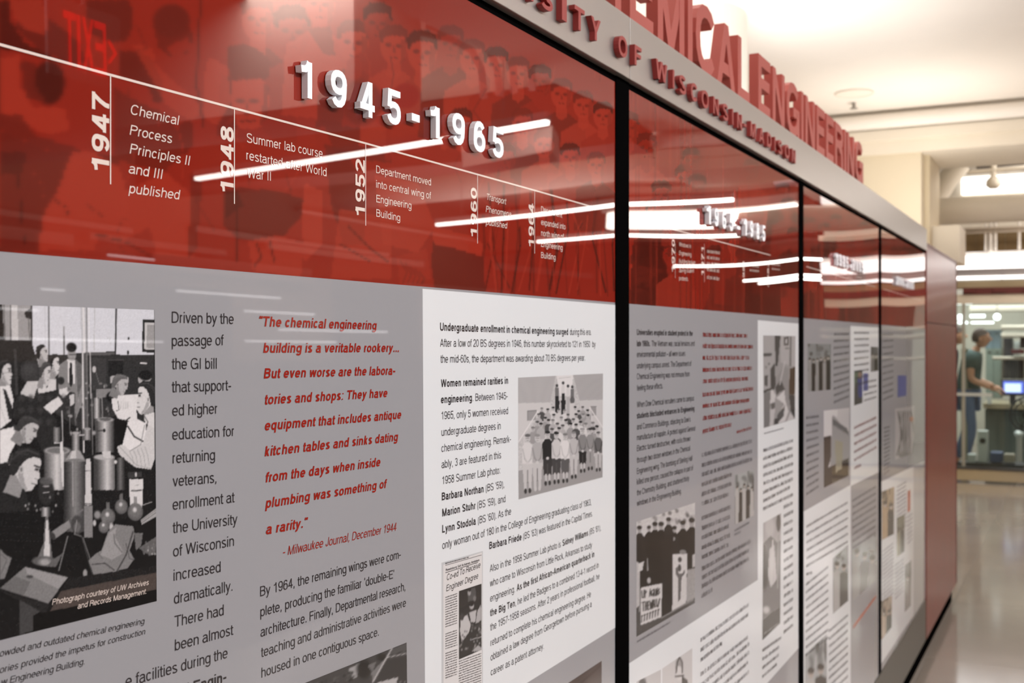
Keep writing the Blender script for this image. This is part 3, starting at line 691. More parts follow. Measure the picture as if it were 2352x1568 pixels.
# ---- panel A: timeline rule, years, captions
ink = Ink()
for a, b in (((-390,-4.5), (0,102)), ((0,102), (254,172)), ((254,172), (538,248.5)), ((538,248.5), (840,329)), ((840,329), (1097,400.5)), ((1097,400.5), (1228,437)), ((1228,437), (1372,478))):
    strip(ink, *a, *b, .0019)
for x, y0, y1 in ((254,171,423),(538.5,248,468),(840,329,518),(1097,401,559),(1228,437,582)): vstrip(ink, x, y0, y1, .0011)
ink.build('timeline_rule', INKC, A)
def year(s, xl, xr, yt, yb, parent, m=INKC):
    """bold year set sideways, reading upwards; baseline at the right"""
    co, fs = raw_text(s, .032, res=3); a, b = co.min(0), co.max(0); t = (co - a)/(b - a + 1e-9)
    X0_, X1_ = onY(xl, yt, TY).x, onY(xr, yt, TY).x; xm = (xl+xr)/2; z0, z1 = onY(xm, yb, TY).z, onY(xm, yt, TY).z
    out = np.stack([X1_ - t[:, 1]*(X1_-X0_), TY - co[:, 2]*.0004, z0 + t[:, 0]*(z1-z0)], 1)
    i = Ink(); i.add(out, fs); return i.build('year_number', m, parent)
for s, a, b, c, d in (('1947',210,251.5,214,392),('1948',506,537,290,441),('1952',816,838.5,366,495),('1960',1081,1095.5,431,543),('1964',1214,1226.5,467,566)): year(s, a, b, c, d, A)
IT = .21
def para(name, rows, m, parent, cap, bold=0, ital=0, res=2):
    """rows: (text, x0, y0, x1, y1); cap scales with the distance along the sheet from the first row"""
    k = Ink(); r0 = rows[0]
    for r in rows: tl(k, r[0], r[1], r[2], r[3], r[4], cap*(VPX-r[1])/(VPX-r0[1]), bold if len(r) < 6 else r[5], ital, res=res)
    return k.build(name, m, parent)
para('event_caption', [('Chemical',299,261.5,409,287),('Process',298,309,394,329),('Principles II',298,352,434,379.5),('and III',295,397,371,411),('published',296,443,411,458)], INKC, A, 23.3, 0, IT)
para('event_caption', [('Summer lab course',567,326.5,741,362),('restarted after World',566,366,750,405),('War II',568,408,622,415)], INKC, A, 21.5)
para('event_caption', [('Department moved',864,396.7,990,426),('into central wing of',864,430.6,990,457),('Engineering',864.5,464,945,480),('Building',864.5,497,919,508)], INKC, A, 17.3)
para('event_caption', [('Transport',1117,458,1162,469.4),('Phenomena',1116,486.5,1174,498.8),('published',1116,516,1164,524.5)], INKC, A, 14.3, 0, IT)
para('event_caption', [('Department',1243,486.5,1291,500),('expanded into',1243,516,1299,527),('north wing of',1243,541,1295,550),('Engineering',1243,566,1292,575),('Building',1243,592,1276,597)], INKC, A, 13.5)
# ---- raised date
def date3d(items, parent, depth, side, m=WHITE3D):
    for ch, x0, x1, yt, yb in items:
        xm = (x0+x1)/2; Y = -depth
        a, b = onY(x0+side, yb, Y), onY(x1, yb, Y)
        z0, z1 = onY(xm+side/2, yb, Y).z, onY(xm+side/2, yt, Y).z
        if ch == '-': obj('raised_hyphen', box(a.x, b.x, Y, -.0012, z0, z1), m, parent)
        else: letter3d(ch, a.x, b.x, z0, z1, Y, depth-.0012, m, parent, 'raised_digit', .035)
date3d([('1',684,717,138,224),('9',752,797,161,247),('4',819,861,187,268),('5',882,921,206,286),('-',938,964,262,279),('1',981,1010,243,316),('9',1031,1068,260,333),('6',1080,1115,278,349),('5',1124,1157,293,362)], A, .008, 8)
def date_row(s, x0, x1, yt0, yb0, parent, depth, side, m=WHITE3D):
    n = len(s); u0, u1 = 1/(VPX-x0), 1/(VPX-x1)
    its = []
    for i, ch in enumerate(s):
        a = VPX - 1/(u0 + (u1-u0)*(i+.0)/(n-.3)); b = VPX - 1/(u0 + (u1-u0)*(i+.7)/(n-.3)); xm = (a+b)/2; q = (VPX-xm)/(VPX-x0)
        yt, yb = HY - (HY-yt0)*q, HY - (HY-yb0)*q
        if ch == '-': h_ = yb-yt; yt, yb = yt+h_*.58, yb-h_*.22
        its.append((ch, a, b, yt, yb))
    date3d(its, parent, depth, side, m)
date_row('1965-1985', 1620, 1758, 469, 512, B, .010, 3.5)
date_row('1985-2005', 1919, 1984, 580, 609, Cc, .010, 2)
date_row('2005-2015', 2061, 2100, 634, 654, Dd, .010, 1.2)

# ---- panel A: body text
BO = .022
para('introduction_text', [('Driven by the',395,741,537,744),('passage of',395,794.5,514,792.5),('the GI bill',395,848,498,846.5),('that support-',395,901,531,896),('ed higher',396,955,499,949.5),
  ('education for',396,1010,537.5,1001),('returning',397,1064,494,1056),('veterans,',397,1117,497,1108),('enrollment at',397,1171,539,1153),('the University',397,1224.5,545.5,1203),
  ('of Wisconsin',398,1278.5,537.5,1253),('increased',399,1333.5,507,1313),('dramatically.',400,1387,534,1356),('There had',401,1440,514,1412),('been almost',402,1494,536,1457),('e facilities during the',289,1578,523,1510)], INKB, A, 26)
para('introduction_text', [('l Engin-',430,1593,520,1564)], INKB, A, 25, BO)
para('quotation_text', [('“The chemical engineering',593,749,864,757),('building is a veritable rookery...',604.7,810,916,808),('But even worse are the labora-',606,869,907,860),('tories and shops: They have',607,929,889,911.6),
  ('equipment that includes antique',607.5,988.6,921,961),('kitchen tables and sinks dating',608,1048,913,1012),('from the days when inside',609,1108,873,1070),('plumbing was something of',610,1167,887,1120),('a rarity.”',610.5,1227,705,1210)], INKR, A, 23.6, BO, IT)
para('quotation_source', [('- Milwaukee Journal, December 1944',649.5,1277,910,1218)], INKR, A, 21, 0, IT)
para('body_text', [('By 1964, the remaining wings were com-',598,1369.5,921,1281),('plete, producing the familiar ‘double-E’',598.5,1416,905.5,1327),('architecture. Finally, Departmental research,',599,1462.5,931,1355),
  ('teaching and administrative activities were',600,1509.5,932.5,1392),('housed in one contiguous space.',601,1556,870,1459)], INKB, A, 23)
para('photo_caption', [('owded and outdated chemical engineering',-1,1508,331,1432),('ories provided the impetus for construction',-1,1546,333,1456),('w Engineering Building.',2,1574,194,1525)], INKB, A, 15.5, 0, IT)
k = Ink()
def row(segs, cap):
    x0 = segs[0][1]
    for s, a, ya, b, yb, bo in segs: tl(k, s, a, ya, b, yb, cap*(VPX-a)/(VPX-x0), bo)
row([('Undergraduate enrollment in chemical engineering surged',1011,759,1305,769,BO),('during this era.',1309,769,1358,769,0)], 18.5)
row([('After a low of 20 BS degrees in 1946, this number skyrocketed to 121 in 1950; by',1011,796,1368,797,0)], 18.3)
row([('the mid-60s, the department was awarding about 70 BS degrees per year.',1012,833,1344,828,0)], 18.3)
k.build('enrollment_text', INKB, A); k = Ink()
row([('Women remained rarities in',1013,889,1167,881,BO)], 18)
row([('engineering',1013,926,1084,921,BO),('. Between 1945-',1086,921,1166,916.5,0)], 18)
row([('1965, only 5 women received',1014,963,1167,950.5,0)], 18)
row([('undergraduate degrees in',1014,1001,1150,985,0)], 18)
row([('chemical engineering. Remark-',1014,1038,1173.5,1015,0)], 18)
row([('ably, 3 are featured in this',1014.5,1075,1151,1052,0)], 18)
row([('1958 Summer Lab photo:',1016,1112,1149,1087,0)], 18)
row([('Barbara Northan',1015,1149,1111,1130,BO),('(BS ’59),',1116,1129,1158,1119,0)], 18)
row([('Marion Stuhr',1016,1186,1092,1168.5,BO),('(BS ’59), and',1097,1168,1161,1152.5,0)], 18)
row([('Lynn Stodola',1016,1223.5,1093,1204,BO),('(BS ’60). As the',1098,1203,1174,1181,0)], 18)
row([('only woman out of 180 in the College of Engineering graduating class of 1963,',1016,1261,1358,1159,0)], 18)
row([('Barbara Friede',1124,1261,1198,1240,BO),('(BS ’63) was featured in the Capital Times.',1202,1239,1361,1185,0)], 16.7)
k.build('women_students_text', INKB, A); k = Ink()
row([('Also in the 1958 Summer Lab photo is',1125,1313.5,1288,1256,0),('Sidney Williams',1292,1254,1351,1229.5,BO),('(BS ’61),',1354,1228,1380,1217.5,0)], 16.5)
row([('who came to Wisconsin from Little Rock, Arkansas to study',1125.5,1347.5,1360,1257,0)], 16.5)
row([('engineering.',1126,1382,1182.5,1359.5,0),('As the first African-American quarterback in',1187,1357.5,1365,1278,BO)], 16.5)
row([('the Big Ten',1126,1415.5,1182.5,1392,BO),(', he led the Badgers to a combined 13-4-1 record in',1184,1391,1375,1303,0)], 16.5)
row([('the 1957-1958 seasons. After 2 years in professional football, he',1126,1448.5,1377,1328.5,0)], 16.5)
row([('returned to complete his chemical engineering degree. He',1127,1483.5,1357.5,1370,0)], 16.5)
row([('obtained a law degree from Georgetown before pursuing a',1127,1517.5,1359,1392.5,0)], 16.5)
row([('career as a patent attorney.',1127.5,1551.5,1249,1489.5,0)], 16.5)
k.build('athlete_text', INKB, A)

# ---- panel A: large laboratory photograph
def headp(C, cx, cy, w_, h_, dr=1, rot=0, tone=188, hair=44):
    def T(pts):
        k, q = math.cos(rot), math.sin(rot); o = []
        for a, b in pts: u, v = a*w_*dr, (b-.5)*h_; o.append((cx + u*k - v*q, cy + u*q + v*k))
        return o
    C.poly(T([(-.33,.62),(.12,.95),(.14,1.22),(-.36,1.22)]), tone*.72)
    C.poly(T([(.24,.08),(.37,.20),(.40,.34),(.39,.42),(.50,.59),(.42,.65),(.45,.71),(.41,.77),(.43,.82),(.40,.94),(.24,1.02),(.06,.93),(-.12,.72),(-.2,.4),(-.05,.15)]), tone)
    C.poly(T([(.06,.93),(-.12,.72),(-.16,.5),(-.02,.6),(.10,.80),(.26,.95),(.24,1.02)]), tone*.74, .8)
    C.poly(T([(.27,.36),(.39,.38),(.37,.46),(.25,.46)]), tone*.62, .8); C.path(T([(.22,.345),(.39,.345)]), h_*.035, hair); (ex,), = (T([(.32,.42)]),); C.ell(ex[0], ex[1], w_*.05, h_*.022, hair)
    C.path(T([(.32,.78),(.43,.775)]), h_*.022, tone*.45); C.path(T([(.36,.64),(.44,.645)]), h_*.02, tone*.6)
    C.poly(T([(.31,.14),(.28,.03),(.14,-.03),(-.15,-.01),(-.36,.08),(-.46,.28),(-.44,.56),(-.36,.78),(-.22,.74),(-.16,.56),(-.12,.38),(-.02,.24),(.14,.15)]), hair)
    C.path(T([(-.4,.2),(-.1,.05),(.2,.06)]), h_*.05, hair+34, .5); C.path(T([(-.44,.4),(-.3,.2),(-.05,.14)]), h_*.04, hair+24, .5)
    e, = T([(-.09,.55)]),; C.ell(e[0][0], e[0][1], w_*.075, h_*.10, tone*.92); C.ell(e[0][0], e[0][1], w_*.035, h_*.055, tone*.6)
def lab_photo(C):
    C.tr(0, 690, 4.0216)
    C.poly([(20,30),(285,40),(285,372),(40,372)], 150); C.poly([(98,30),(160,30),(175,452),(112,452)], 186); C.line(98,30,100,370,9,60); C.line(35,30,45,370,10,90)
    C.poly([(225,110),(285,70),(285,170),(240,160)], 45); C.line(262,150,275,360,6,70)
    C.poly([(292,30),(1425,30),(1425,500),(1070,500),(1060,470),(780,480),(600,502),(298,498)], (203,199,205))
    C.line(290,40,296,500,12,35); C.line(418,50,420,400,4,150); C.line(450,40,452,500,11,45); C.line(590,240,592,500,9,130); C.line(592,330,594,500,12,90)
    C.line(1074,60,1066,500,13,40); C.poly([(1318,172),(1425,175),(1425,480),(1312,476)], 42); C.poly([(1338,200),(1425,203),(1425,455),(1332,450)], 190); C.poly([(1360,220),(1425,222),(1425,440),(1352,436)], 150)
    C.line(876,60,868,470,5,170); C.ell(1188,350,8,14,60); C.ell(1182,480,10,20,45); C.path([(985,350),(1010,340),(1020,400)],3,170)
    C.poly([(296,498),(620,502),(1060,470),(1075,500),(1425,500),(1425,900),(760,1200),(296,900)], 52)
    C.poly([(800,480),(1062,478),(1062,500),(800,505)], 90); C.poly([(850,530),(980,530),(985,820),(850,820)], 62); C.poly([(1000,550),(1140,550),(1140,700),(1000,700)], 40); C.line(1000,548,1140,548,6,80)
    C.line(1300,578,1352,580,14,215); C.ell(870,635,18,30,185)
    C.poly([(0,370),(290,370),(330,520),(190,600),(150,900),(0,560)], 42); C.line(140,455,155,860,26,62)
    # rear students
    C.poly([(185,600),(260,540),(345,560),(350,700),(200,720)], 48)
    C.poly([(345,470),(440,440),(438,540),(400,580),(350,575)], 178); C.poly([(340,500),(355,560),(400,600),(350,590)], 170); C.poly([(405,450),(438,450),(436,520),(400,540)], 190); C.line(398,500,430,498,6,90)
    C.poly([(460,565),(535,570),(528,690),(490,718),(462,660)], 196); C.line(470,625,525,622,7,80); C.line(485,690,520,690,6,110); C.poly([(440,720),(520,720),(515,860),(440,860)], 190)
    C.poly([(535,605),(620,540),(700,545),(760,600),(775,900),(700,1100),(690,850),(540,820)], 128); C.poly([(700,545),(765,600),(770,720),(720,900)], 98)
    C.poly([(622,545),(690,548),(692,770),(630,760)], 208); C.poly([(645,570),(662,570),(675,760),(655,800),(637,760)], 42)
    C.ell(664,500,40,55,150); C.poly([(618,455),(640,470),(700,455),(705,430),(620,430)], 45); C.ell(660,432,48,44,38); C.line(640,500,700,498,8,70); C.line(650,535,685,535,5,90)
    C.poly([(375,665),(462,660),(460,760),(420,810),(375,740)], 188); C.line(370,640,440,620,10,130); C.line(385,715,455,712,7,80)
    C.poly([(335,745),(385,745),(430,810),(480,730),(520,730),(510,830),(360,880)], 200)
    C.ell(285,665,98,100,58); C.ell(270,640,60,50,76,.6,.5); C.poly([(190,850),(255,742),(350,740),(345,800),(310,905),(195,870)], 190)
    C.poly([(150,900),(200,865),(310,905),(360,860),(540,822),(560,880),(430,980),(520,1100),(580,1350),(400,1400),(330,1260),(300,1080),(120,1090),(125,960)], 44)
    for i in range(14): C.ell(200+(i % 5)*85, 900+(i//5)*110, 26, 30, 64, .7, .5)
    C.poly([(545,822),(620,800),(650,840),(600,885),(550,870)], 200); C.poly([(400,985),(470,930),(540,885),(585,950),(520,1010),(475,1048)], 206); C.poly([(640,870),(690,865),(690,950),(650,975)], 190)
    C.ell(563,740,32,36,48)
    # man at the left edge
    C.poly([(0,610),(105,600),(103,700),(88,780),(60,800),(0,770)], 192); C.line(10,672,100,668,8,60); C.line(60,740,90,735,6,110)
    C.poly([(0,775),(95,785),(125,915),(100,1110),(0,1190)], 212); C.poly([(28,812),(55,830),(110,975),(112,1100),(82,1095)], 44)
    # two heads lower left
    C.poly([(0,1195),(125,1165),(150,1310),(90,1420),(66,1500),(0,1510)], 216)
    C.poly([(128,1180),(342,1130),(345,1180),(320,1240),(245,1315),(150,1312)], 172); C.poly([(120,1140),(200,1180),(140,1200)], 60); C.line(230,1235,260,1210,8,110); C.ell(310,1230,14,20,200)
    C.poly([(75,1500),(180,1440),(350,1470),(345,1700),(100,1700)], 196); C.poly([(75,1500),(110,1400),(150,1480),(90,1530)], 60); C.line(150,1520,200,1510,9,130)
    headp(C, 388, 492, 118, 165, 1, -.1, 182, 40); headp(C, 500, 590, 108, 190, 1, .05, 198, 42); headp(C, 415, 670, 112, 205, 1, .25, 190, 66)
    headp(C, 40, 665, 150, 240, 1, 0, 194, 44); C.path([(40,668),(100,664)],5,70); C.poly([(0,790),(90,785),(125,915),(100,1110),(0,1190)], 212); C.poly([(28,812),(55,830),(110,975),(112,1100),(82,1095)], 44); C.path([(0,960),(60,1150)],4,160)
    headp(C, 250, 1185, 225, 235, 1, .55, 178, 58)
    # tubes and rods
    C.poly([(745,60),(800,60),(800,1230),(755,1180)], 150, .35)
    for x, c, w_, y0, y1 in ((765,205,14,480,1400),(800,120,9,60,1230),(832,190,10,480,900),(848,120,9,860,1420),(640,120,6,980,1230),(572,200,9,1020,1300),(690,110,9,980,1150),(880,90,8,900,1400),(940,160,7,830,1100)): C.line(x, y0, x+8, y1, w_, c)
    C.line(770,60,780,480,16,222,.8); C.line(820,60,826,480,8,222,.7)
    for i in range(46):
        x = 580+rng.random()*430; y = 760+rng.random()*480; C.ell(x, y, 5+rng.random()*12, 6+rng.random()*16, 70+rng.random()*130, .8, .4)
    C.path([(880,640),(920,780)],4,130); C.path([(690,940),(760,870)],3,110)
    C.poly([(885,820),(1090,815),(1060,880),(885,900)], 128); C.cyl(865,930,900,1090,60,200)
    # right hand figures
    C.poly([(1020,700),(1110,680),(1190,710),(1180,800),(1120,880),(1060,790),(1020,760)], 168); C.poly([(1090,840),(1140,830),(1140,900),(1090,880)], 160)
    C.ell(1040,890,60,52,34); C.poly([(1275,710),(1400,720),(1370,760),(1280,760)], 165); C.ell(1345,690,62,48,36)
    C.poly([(1030,910),(1090,875),(1180,870),(1280,868),(1270,1000),(1350,1080),(1350,1340),(1230,1250),(1190,1110),(1090,1090),(1040,1000)], 212)
    for i in range(5): C.line(1110+i*18,930,1115+i*16,1000,3,150)
    C.path([(1090,930),(1100,1010),(1070,1020)],5,60); C.path([(1200,1080),(1160,1110)],10,50)
    C.poly([(1180,1120),(1350,1100),(1340,1340),(1180,1450),(1120,1340)], 215); C.path([(1180,1160),(1240,1255),(1320,1300)],13,48)
    C.poly([(1282,850),(1335,845),(1425,905),(1400,1000),(1340,1045),(1300,1040),(1268,990)], 202); C.poly([(1278,800),(1340,752),(1425,770),(1425,930),(1380,900),(1330,845),(1290,850)], 50); C.ell(1355,830,20,16,100,.6); C.line(1280,905,1305,908,8,70); C.line(1280,985,1302,990,6,110)
    C.poly([(1262,1010),(1330,1050),(1370,1110),(1345,1130),(1265,1090)], 50)
    C.poly([(1085,1345),(1130,1325),(1200,1385),(1320,1320),(1360,1160),(1425,1050),(1430,1460),(1395,1560),(1250,1540),(1130,1450),(1088,1400)], 196)
    for i in range(5): C.path([(1200+i*35,1400-i*12),(1225+i*35,1450-i*5),(1235+i*36,1530)],4,140)
    C.poly([(1058,1095),(1180,1130),(1130,1330),(1085,1340),(1068,1420)], 28)
    headp(C, 1105, 775, 165, 185, 1, .35, 170, 96); headp(C, 1352, 900, 195, 300, -1, -.02, 204, 46); C.poly([(1330,1060),(1425,1030),(1425,1180),(1345,1140)], 205); C.path([(1330,1060),(1365,1120),(1350,1180)],8,90)
    C.path([(1335,1150),(1300,1330),(1200,1390)],6,130); C.path([(1100,1345),(1180,1430),(1260,1520),(1390,1550)],5,140)
    # metal vessels
    C.cyl(890,1050,1100,1400,62,196,.5); C.ell(972,1100,80,22,150); C.ell(972,1096,55,14,95); C.line(900,1205,960,1200,12,60); C.ell(963,1200,12,16,35)
    C.cyl(665,738,1225,1400,70,180,.5); C.ell(700,1222,36,14,160); C.cyl(770,840,1185,1290,70,170,.5); C.ell(806,1185,34,12,150); C.line(735,1243,775,1240,16,170)
    C.cyl(410,640,1390,1750,70,200,.5); C.ell(530,1385,122,36,150); C.ell(530,1385,95,25,110); C.poly([(500,1300),(570,1300),(570,1320),(500,1320)], 200); C.poly([(552,1300),(580,1300),(605,1720),(575,1720)], 205)
    C.cyl(490,560,1170,1310,60,150); C.poly([(600,1480),(660,1385),(740,1385),(792,1480)], 150); C.poly([(665,1390),(700,1385),(700,1480),(640,1480)], 190); C.ell(696,1480,97,20,120); C.cyl(603,790,1490,1900,52,160,.5)
    C.cyl(868,1058,1450,1750,66,198,.65); C.ell(962,1445,96,26,170); C.poly([(940,1395),(1022,1390),(1022,1450),(960,1455)], 195); C.poly([(792,1460),(835,1455),(845,1750),(800,1750)], 196); C.cyl(1080,1150,1450,1750,50,110); C.ell(1068,1490,14,18,200)
    C.tr(0, 1060, 3.732)
    C.poly([(0,20),(60,0),(110,60),(150,180),(210,225),(260,420),(0,470)], 42)
    C.poly([(60,0),(318,0),(300,75),(288,100),(262,155),(205,222),(160,190),(120,90)], 192); C.line(245,95,285,80,8,80); C.line(225,165,245,160,6,110); C.poly([(60,0),(200,0),(120,40),(110,60)], 60)
    C.poly([(0,440),(560,400),(800,500),(1340,480),(1340,1240),(0,1540)], 30)
    for i in range(5): C.line(0,430+i*60,520,470+i*55,3,52,.6)
    headp(C, 215, 60, 300, 350, 1, .35, 196, 46)
    C.ell(396,255,68,115,48); C.ell(398,165,60,34,100,.7); C.line(370,265,420,262,7,190); C.ell(395,210,30,8,150)
    for i in range(12): C.ell(200+rng.random()*320,270+rng.random()*180,7,11,120+rng.random()*90,.9,.4)
    C.cyl(355,430,390,470,60,190); C.poly([(388,470),(412,470),(450,830),(440,870),(310,850),(372,700)], 105); C.poly([(395,500),(412,500),(432,840),(370,840),(385,680)], 196); C.ell(375,850,100,42,92); C.ell(385,860,48,30,170,.8,.4); C.poly([(440,850),(540,780),(480,900),(400,900)], 95)
    C.cyl(545,730,0,600,48,128,.55); C.line(622,0,625,380,7,165); C.poly([(735,0),(780,0),(785,370),(728,372)], 196); C.poly([(722,375),(795,375),(795,650),(720,650)], 128); C.line(728,360,790,362,6,40); C.line(735,80,780,78,5,60)
    C.poly([(440,600),(590,500),(612,560),(462,670)], 132); C.ell(450,635,22,38,60,rot=-.5); C.path([(610,490),(710,410)],14,110); C.ell(662,540,55,80,70); C.ell(662,560,30,45,110,.7); C.path([(660,500),(640,620),(700,640)],6,150)
    C.line(580,640,505,930,9,130); C.line(710,650,775,840,9,110); C.line(700,640,790,960,6,70); C.ell(730,955,18,34,145)
    C.poly([(1110,150),(1228,148),(1220,400),(1112,400)], 206); C.line(1128,250,1210,245,12,80); C.line(1160,200,1190,200,3,120); C.poly([(1095,90),(1215,85),(1215,130),(1100,140)], 60); C.ell(1165,110,10,20,190)
    for x, y, r in ((925,470,62),(1040,385,55),(1160,430,66),(890,560,45)): C.ell(x,y,r,r*1.15,96,.95,.05); C.ell(x,y-5,r*.72,r*.8,130,.5,.3); C.ell(x-5,y-18,r*.25,r*.3,205,.9,.4); C.poly([(x-12,y-r*2),(x+12,y-r*2),(x+16,y-r*.9),(x-16,y-r*.9)], 120, .8)
    C.ell(835,455,28,34,150,.9,.3); C.ell(810,525,14,26,200,.9,.2); C.ell(955,560,18,34,200,.9,.3)
    C.poly([(925,600),(990,535),(1060,545),(1145,552),(1150,650),(1110,760),(1152,835),(1090,915),(1020,930),(980,1005),(890,1005),(800,965),(758,845),(830,780),(870,760)], 124)
    C.poly([(930,610),(1000,560),(985,640),(1060,780),(960,840),(860,800)], 146); C.path([(975,620),(985,700),(1050,780)],6,82); C.path([(1140,600),(1080,800),(990,960)],12,70); C.path([(790,880),(900,870),(980,930)],9,62); C.path([(840,780),(880,830)],5,90); C.path([(1080,700),(1110,830),(1150,840)],7,80)
    C.poly([(1150,610),(1225,610),(1210,720),(1165,760)], 105)
    C.poly([(1205,500),(1338,400),(1340,470),(1215,540)], 158); C.line(1220,520,1338,435,4,80); C.line(1215,505,1338,415,3,90); C.line(1215,375,1300,345,7,170); C.poly([(1190,740),(1340,640),(1340,800),(1260,790)], 96)
    for i in range(24): C.ell(1220+rng.random()*120,690+rng.random()*110,7,10,60+rng.random()*110,.8,.3)
    C.poly([(0,1085),(215,900),(582,990),(415,1215)], 122); C.poly([(215,900),(582,990),(500,1090),(230,960)], 160, .6); C.poly([(0,1085),(130,980),(260,1030),(200,1150)], 92, .6); C.ell(255,985,30,14,70); C.poly([(0,1100),(420,1222),(400,1290),(340,1285),(170,1200)], 40)
    C.poly([(0,745),(50,800),(100,825),(40,1000),(0,1010)], 120); C.path([(10,790),(60,840),(10,960)],4,70)
    C.poly([(580,1000),(1340,890),(1340,950),(520,1110)], 36); C.poly([(520,1110),(1342,948),(1342,1092),(430,1282)], (76,66,62)); C.poly([(430,1282),(1342,1092),(1345,1200),(260,1470),(280,1310)], 24)
    C.poly([(165,1180),(345,1285),(282,1320),(282,1450),(170,1482)], 66)
    C.grain(5); C.blur(1)
# the sheet carries on left of the frame: the picture does too
picture('laboratory_photograph', [(-60, 697), (355, 711.5), (360, 1380), (-60, 1485)], 250, 400, 34, lab_photo, A)
para('photo_credit', [('Photograph courtesy of UW Archives',119.8,1389,341,1342.5),('and Records Management.',178,1398,336,1363)], INKC, A, 13, 0, IT)

# ---- panel A: group photograph
def group_photo(C):
    C.tr(1170, 840, 4.9); C.grain(6, 2)
    C.poly([(95,100),(525,95),(455,420),(95,420)], 172); C.poly([(715,90),(1055,80),(1055,385),(790,390)], 166); C.poly([(95,420),(460,412),(460,560),(300,600),(95,860)], 196); C.poly([(790,390),(1055,380),(1055,700),(800,600)], 190)
    for i in range(15): C.line(95,135+i*19,520,125+i*19,2,150,.6); C.line(725,110+i*18,1055,100+i*18,2,148,.6)
    C.poly([(525,90),(720,88),(695,330),(570,340)], 214); C.line(560,140,690,125,4,160)
    C.poly([(205,508),(305,500),(300,610),(205,615)], 150); C.line(205,508,305,500,6,90); C.line(205,508,205,615,6,110); C.poly([(915,458),(978,456),(978,560),(920,560)], 145); C.line(915,458,978,456,5,90)
    C.poly([(100,1180),(1050,1000),(1055,1250),(105,1500)], 150)
    def fig(x, y, s, hair, body, leg):
        C.poly([(x-s*.75,y+s*3.2),(x-s*.8,y+s*1.5),(x-s*.3,y+s*.95),(x+s*.3,y+s*.95),(x+s*.8,y+s*1.5),(x+s*.75,y+s*3.2)], body)
        C.ell(x, y+s*.5, s*.36, s*.5, 186); C.ell(x, y+s*.17, s*.36, s*.22, hair); C.ell(x-s*.1,y+s*.55,s*.08,s*.06,110); C.ell(x+s*.14,y+s*.55,s*.08,s*.06,110); C.line(x-s*.12,y+s*.8,x+s*.14,y+s*.8,s*.07,120)
    for x, y in ((535,210),(605,180),(660,215),(708,225)): C.ell(x,y+12,15,18,70); C.poly([(x-18,y+35),(x+18,y+35),(x+20,y+130),(x-20,y+130)], 200 if x > 560 and x < 700 else 110); C.poly([(x-18,y+130),(x+18,y+130),(x+16,y+340),(x-16,y+340)], 50 if x < 640 else 170)
    C.poly([(515,390),(565,390),(560,560),(518,560)], 48); C.poly([(580,390),(632,385),(628,560),(585,570)], 48); C.ell(708,385,26,42,95); C.poly([(680,420),(735,420),(735,600),(680,600)], 196)
    pts = [(365,470),(432,480),(493,460),(740,455),(825,455),(880,490),(555,480),(620,490),(780,500),(330,535),(405,575),(440,600),(500,540),(585,570),(660,540),(720,590),(750,535),(830,535),(885,545),(315,620),(265,685),(355,640),(490,600),(540,640),(635,600),(690,640),(800,620),(860,640),(940,630),(985,670),(600,660),(480,700),(430,740),(525,740),(560,690),(750,650),(820,700),(890,700),(950,700)]
    pts.sort(key=lambda q: q[1])
    for i, (x, y) in enumerate(pts): fig(x, y, 46+(y-450)*.06, (50, 80, 45, 120)[i % 4], (195, 150, 205, 80, 170)[i % 5], 0)
    C.line(100,860,320,510,12,215); C.line(165,790,168,920,8,205); C.line(905,470,1055,700,12,212); C.line(925,520,925,620,7,205); C.line(1020,680,1020,820,7,205)
    F_ = [(205,770,205,190,0),(315,770,170,188,0),(430,735,48,60,1),(530,745,195,70,1),(628,760,212,90,1),(725,740,180,185,0),(825,700,130,45,1),(910,700,140,150,0),(1000,740,100,180,0)]
    for i, (x, y, b, l, sk) in enumerate(F_):
        s = 92 - i*3.2; yb = y + s*7.0 - i*4
        C.poly([(x-s*.62,y+s*3.6),(x+s*.62,y+s*3.5),(x+s*.5,yb-s*1.2),(x-s*.5,yb-s*1.1)], l)
        if sk: C.line(x-s*.22,yb-s*1.2,x-s*.2,yb-s*.2,s*.24,190); C.line(x+s*.25,yb-s*1.2,x+s*.25,yb-s*.2,s*.24,190)
        else: C.line(x-s*.3,yb-s*1.6,x-s*.28,yb-s*.2,s*.34,l); C.line(x+s*.3,yb-s*1.6,x+s*.32,yb-s*.3,s*.34,l)
        C.ell(x-s*.25,yb-s*.05,s*.17,s*.32,58 if i != 1 else 190); C.ell(x+s*.27,yb-s*.12,s*.17,s*.32,58 if i != 1 else 190)
        C.line(x,yb-s*2.6,x,yb-s*1.1,s*.12,90,.7)
        C.poly([(x-s*.66,y+s*3.6),(x-s*.7,y+s*1.6),(x-s*.3,y+s*1.0),(x+s*.3,y+s*1.0),(x+s*.7,y+s*1.6),(x+s*.66,y+s*3.6)], b)
        C.path([(x-s*.6,y+s*1.8),(x-s*.35,y+s*3.0),(x,y+s*3.5)],s*.18,max(40,b-35),.7); C.path([(x+s*.6,y+s*1.8),(x+s*.4,y+s*3.0),(x,y+s*3.5)],s*.18,max(40,b-35),.7)
        C.ell(x, y+s*3.55, s*.2, s*.2, 195); C.ell(x, y+s*.5, s*.33, s*.5, 192); C.ell(x, y+s*.14, s*.33, s*.2, (100,140,50,45,120,130,150,60,90)[i]); C.line(x-s*.2,y+s*.5,x+s*.2,y+s*.5,s*.06,100); C.line(x-s*.1,y+s*.78,x+s*.12,y+s*.78,s*.06,120)
    C.blur(1)
picture('group_photograph', [(1190, 867), (1385, 857.5), (1384, 1096), (1191, 1147)], 170, 210, 186, group_photo, A)
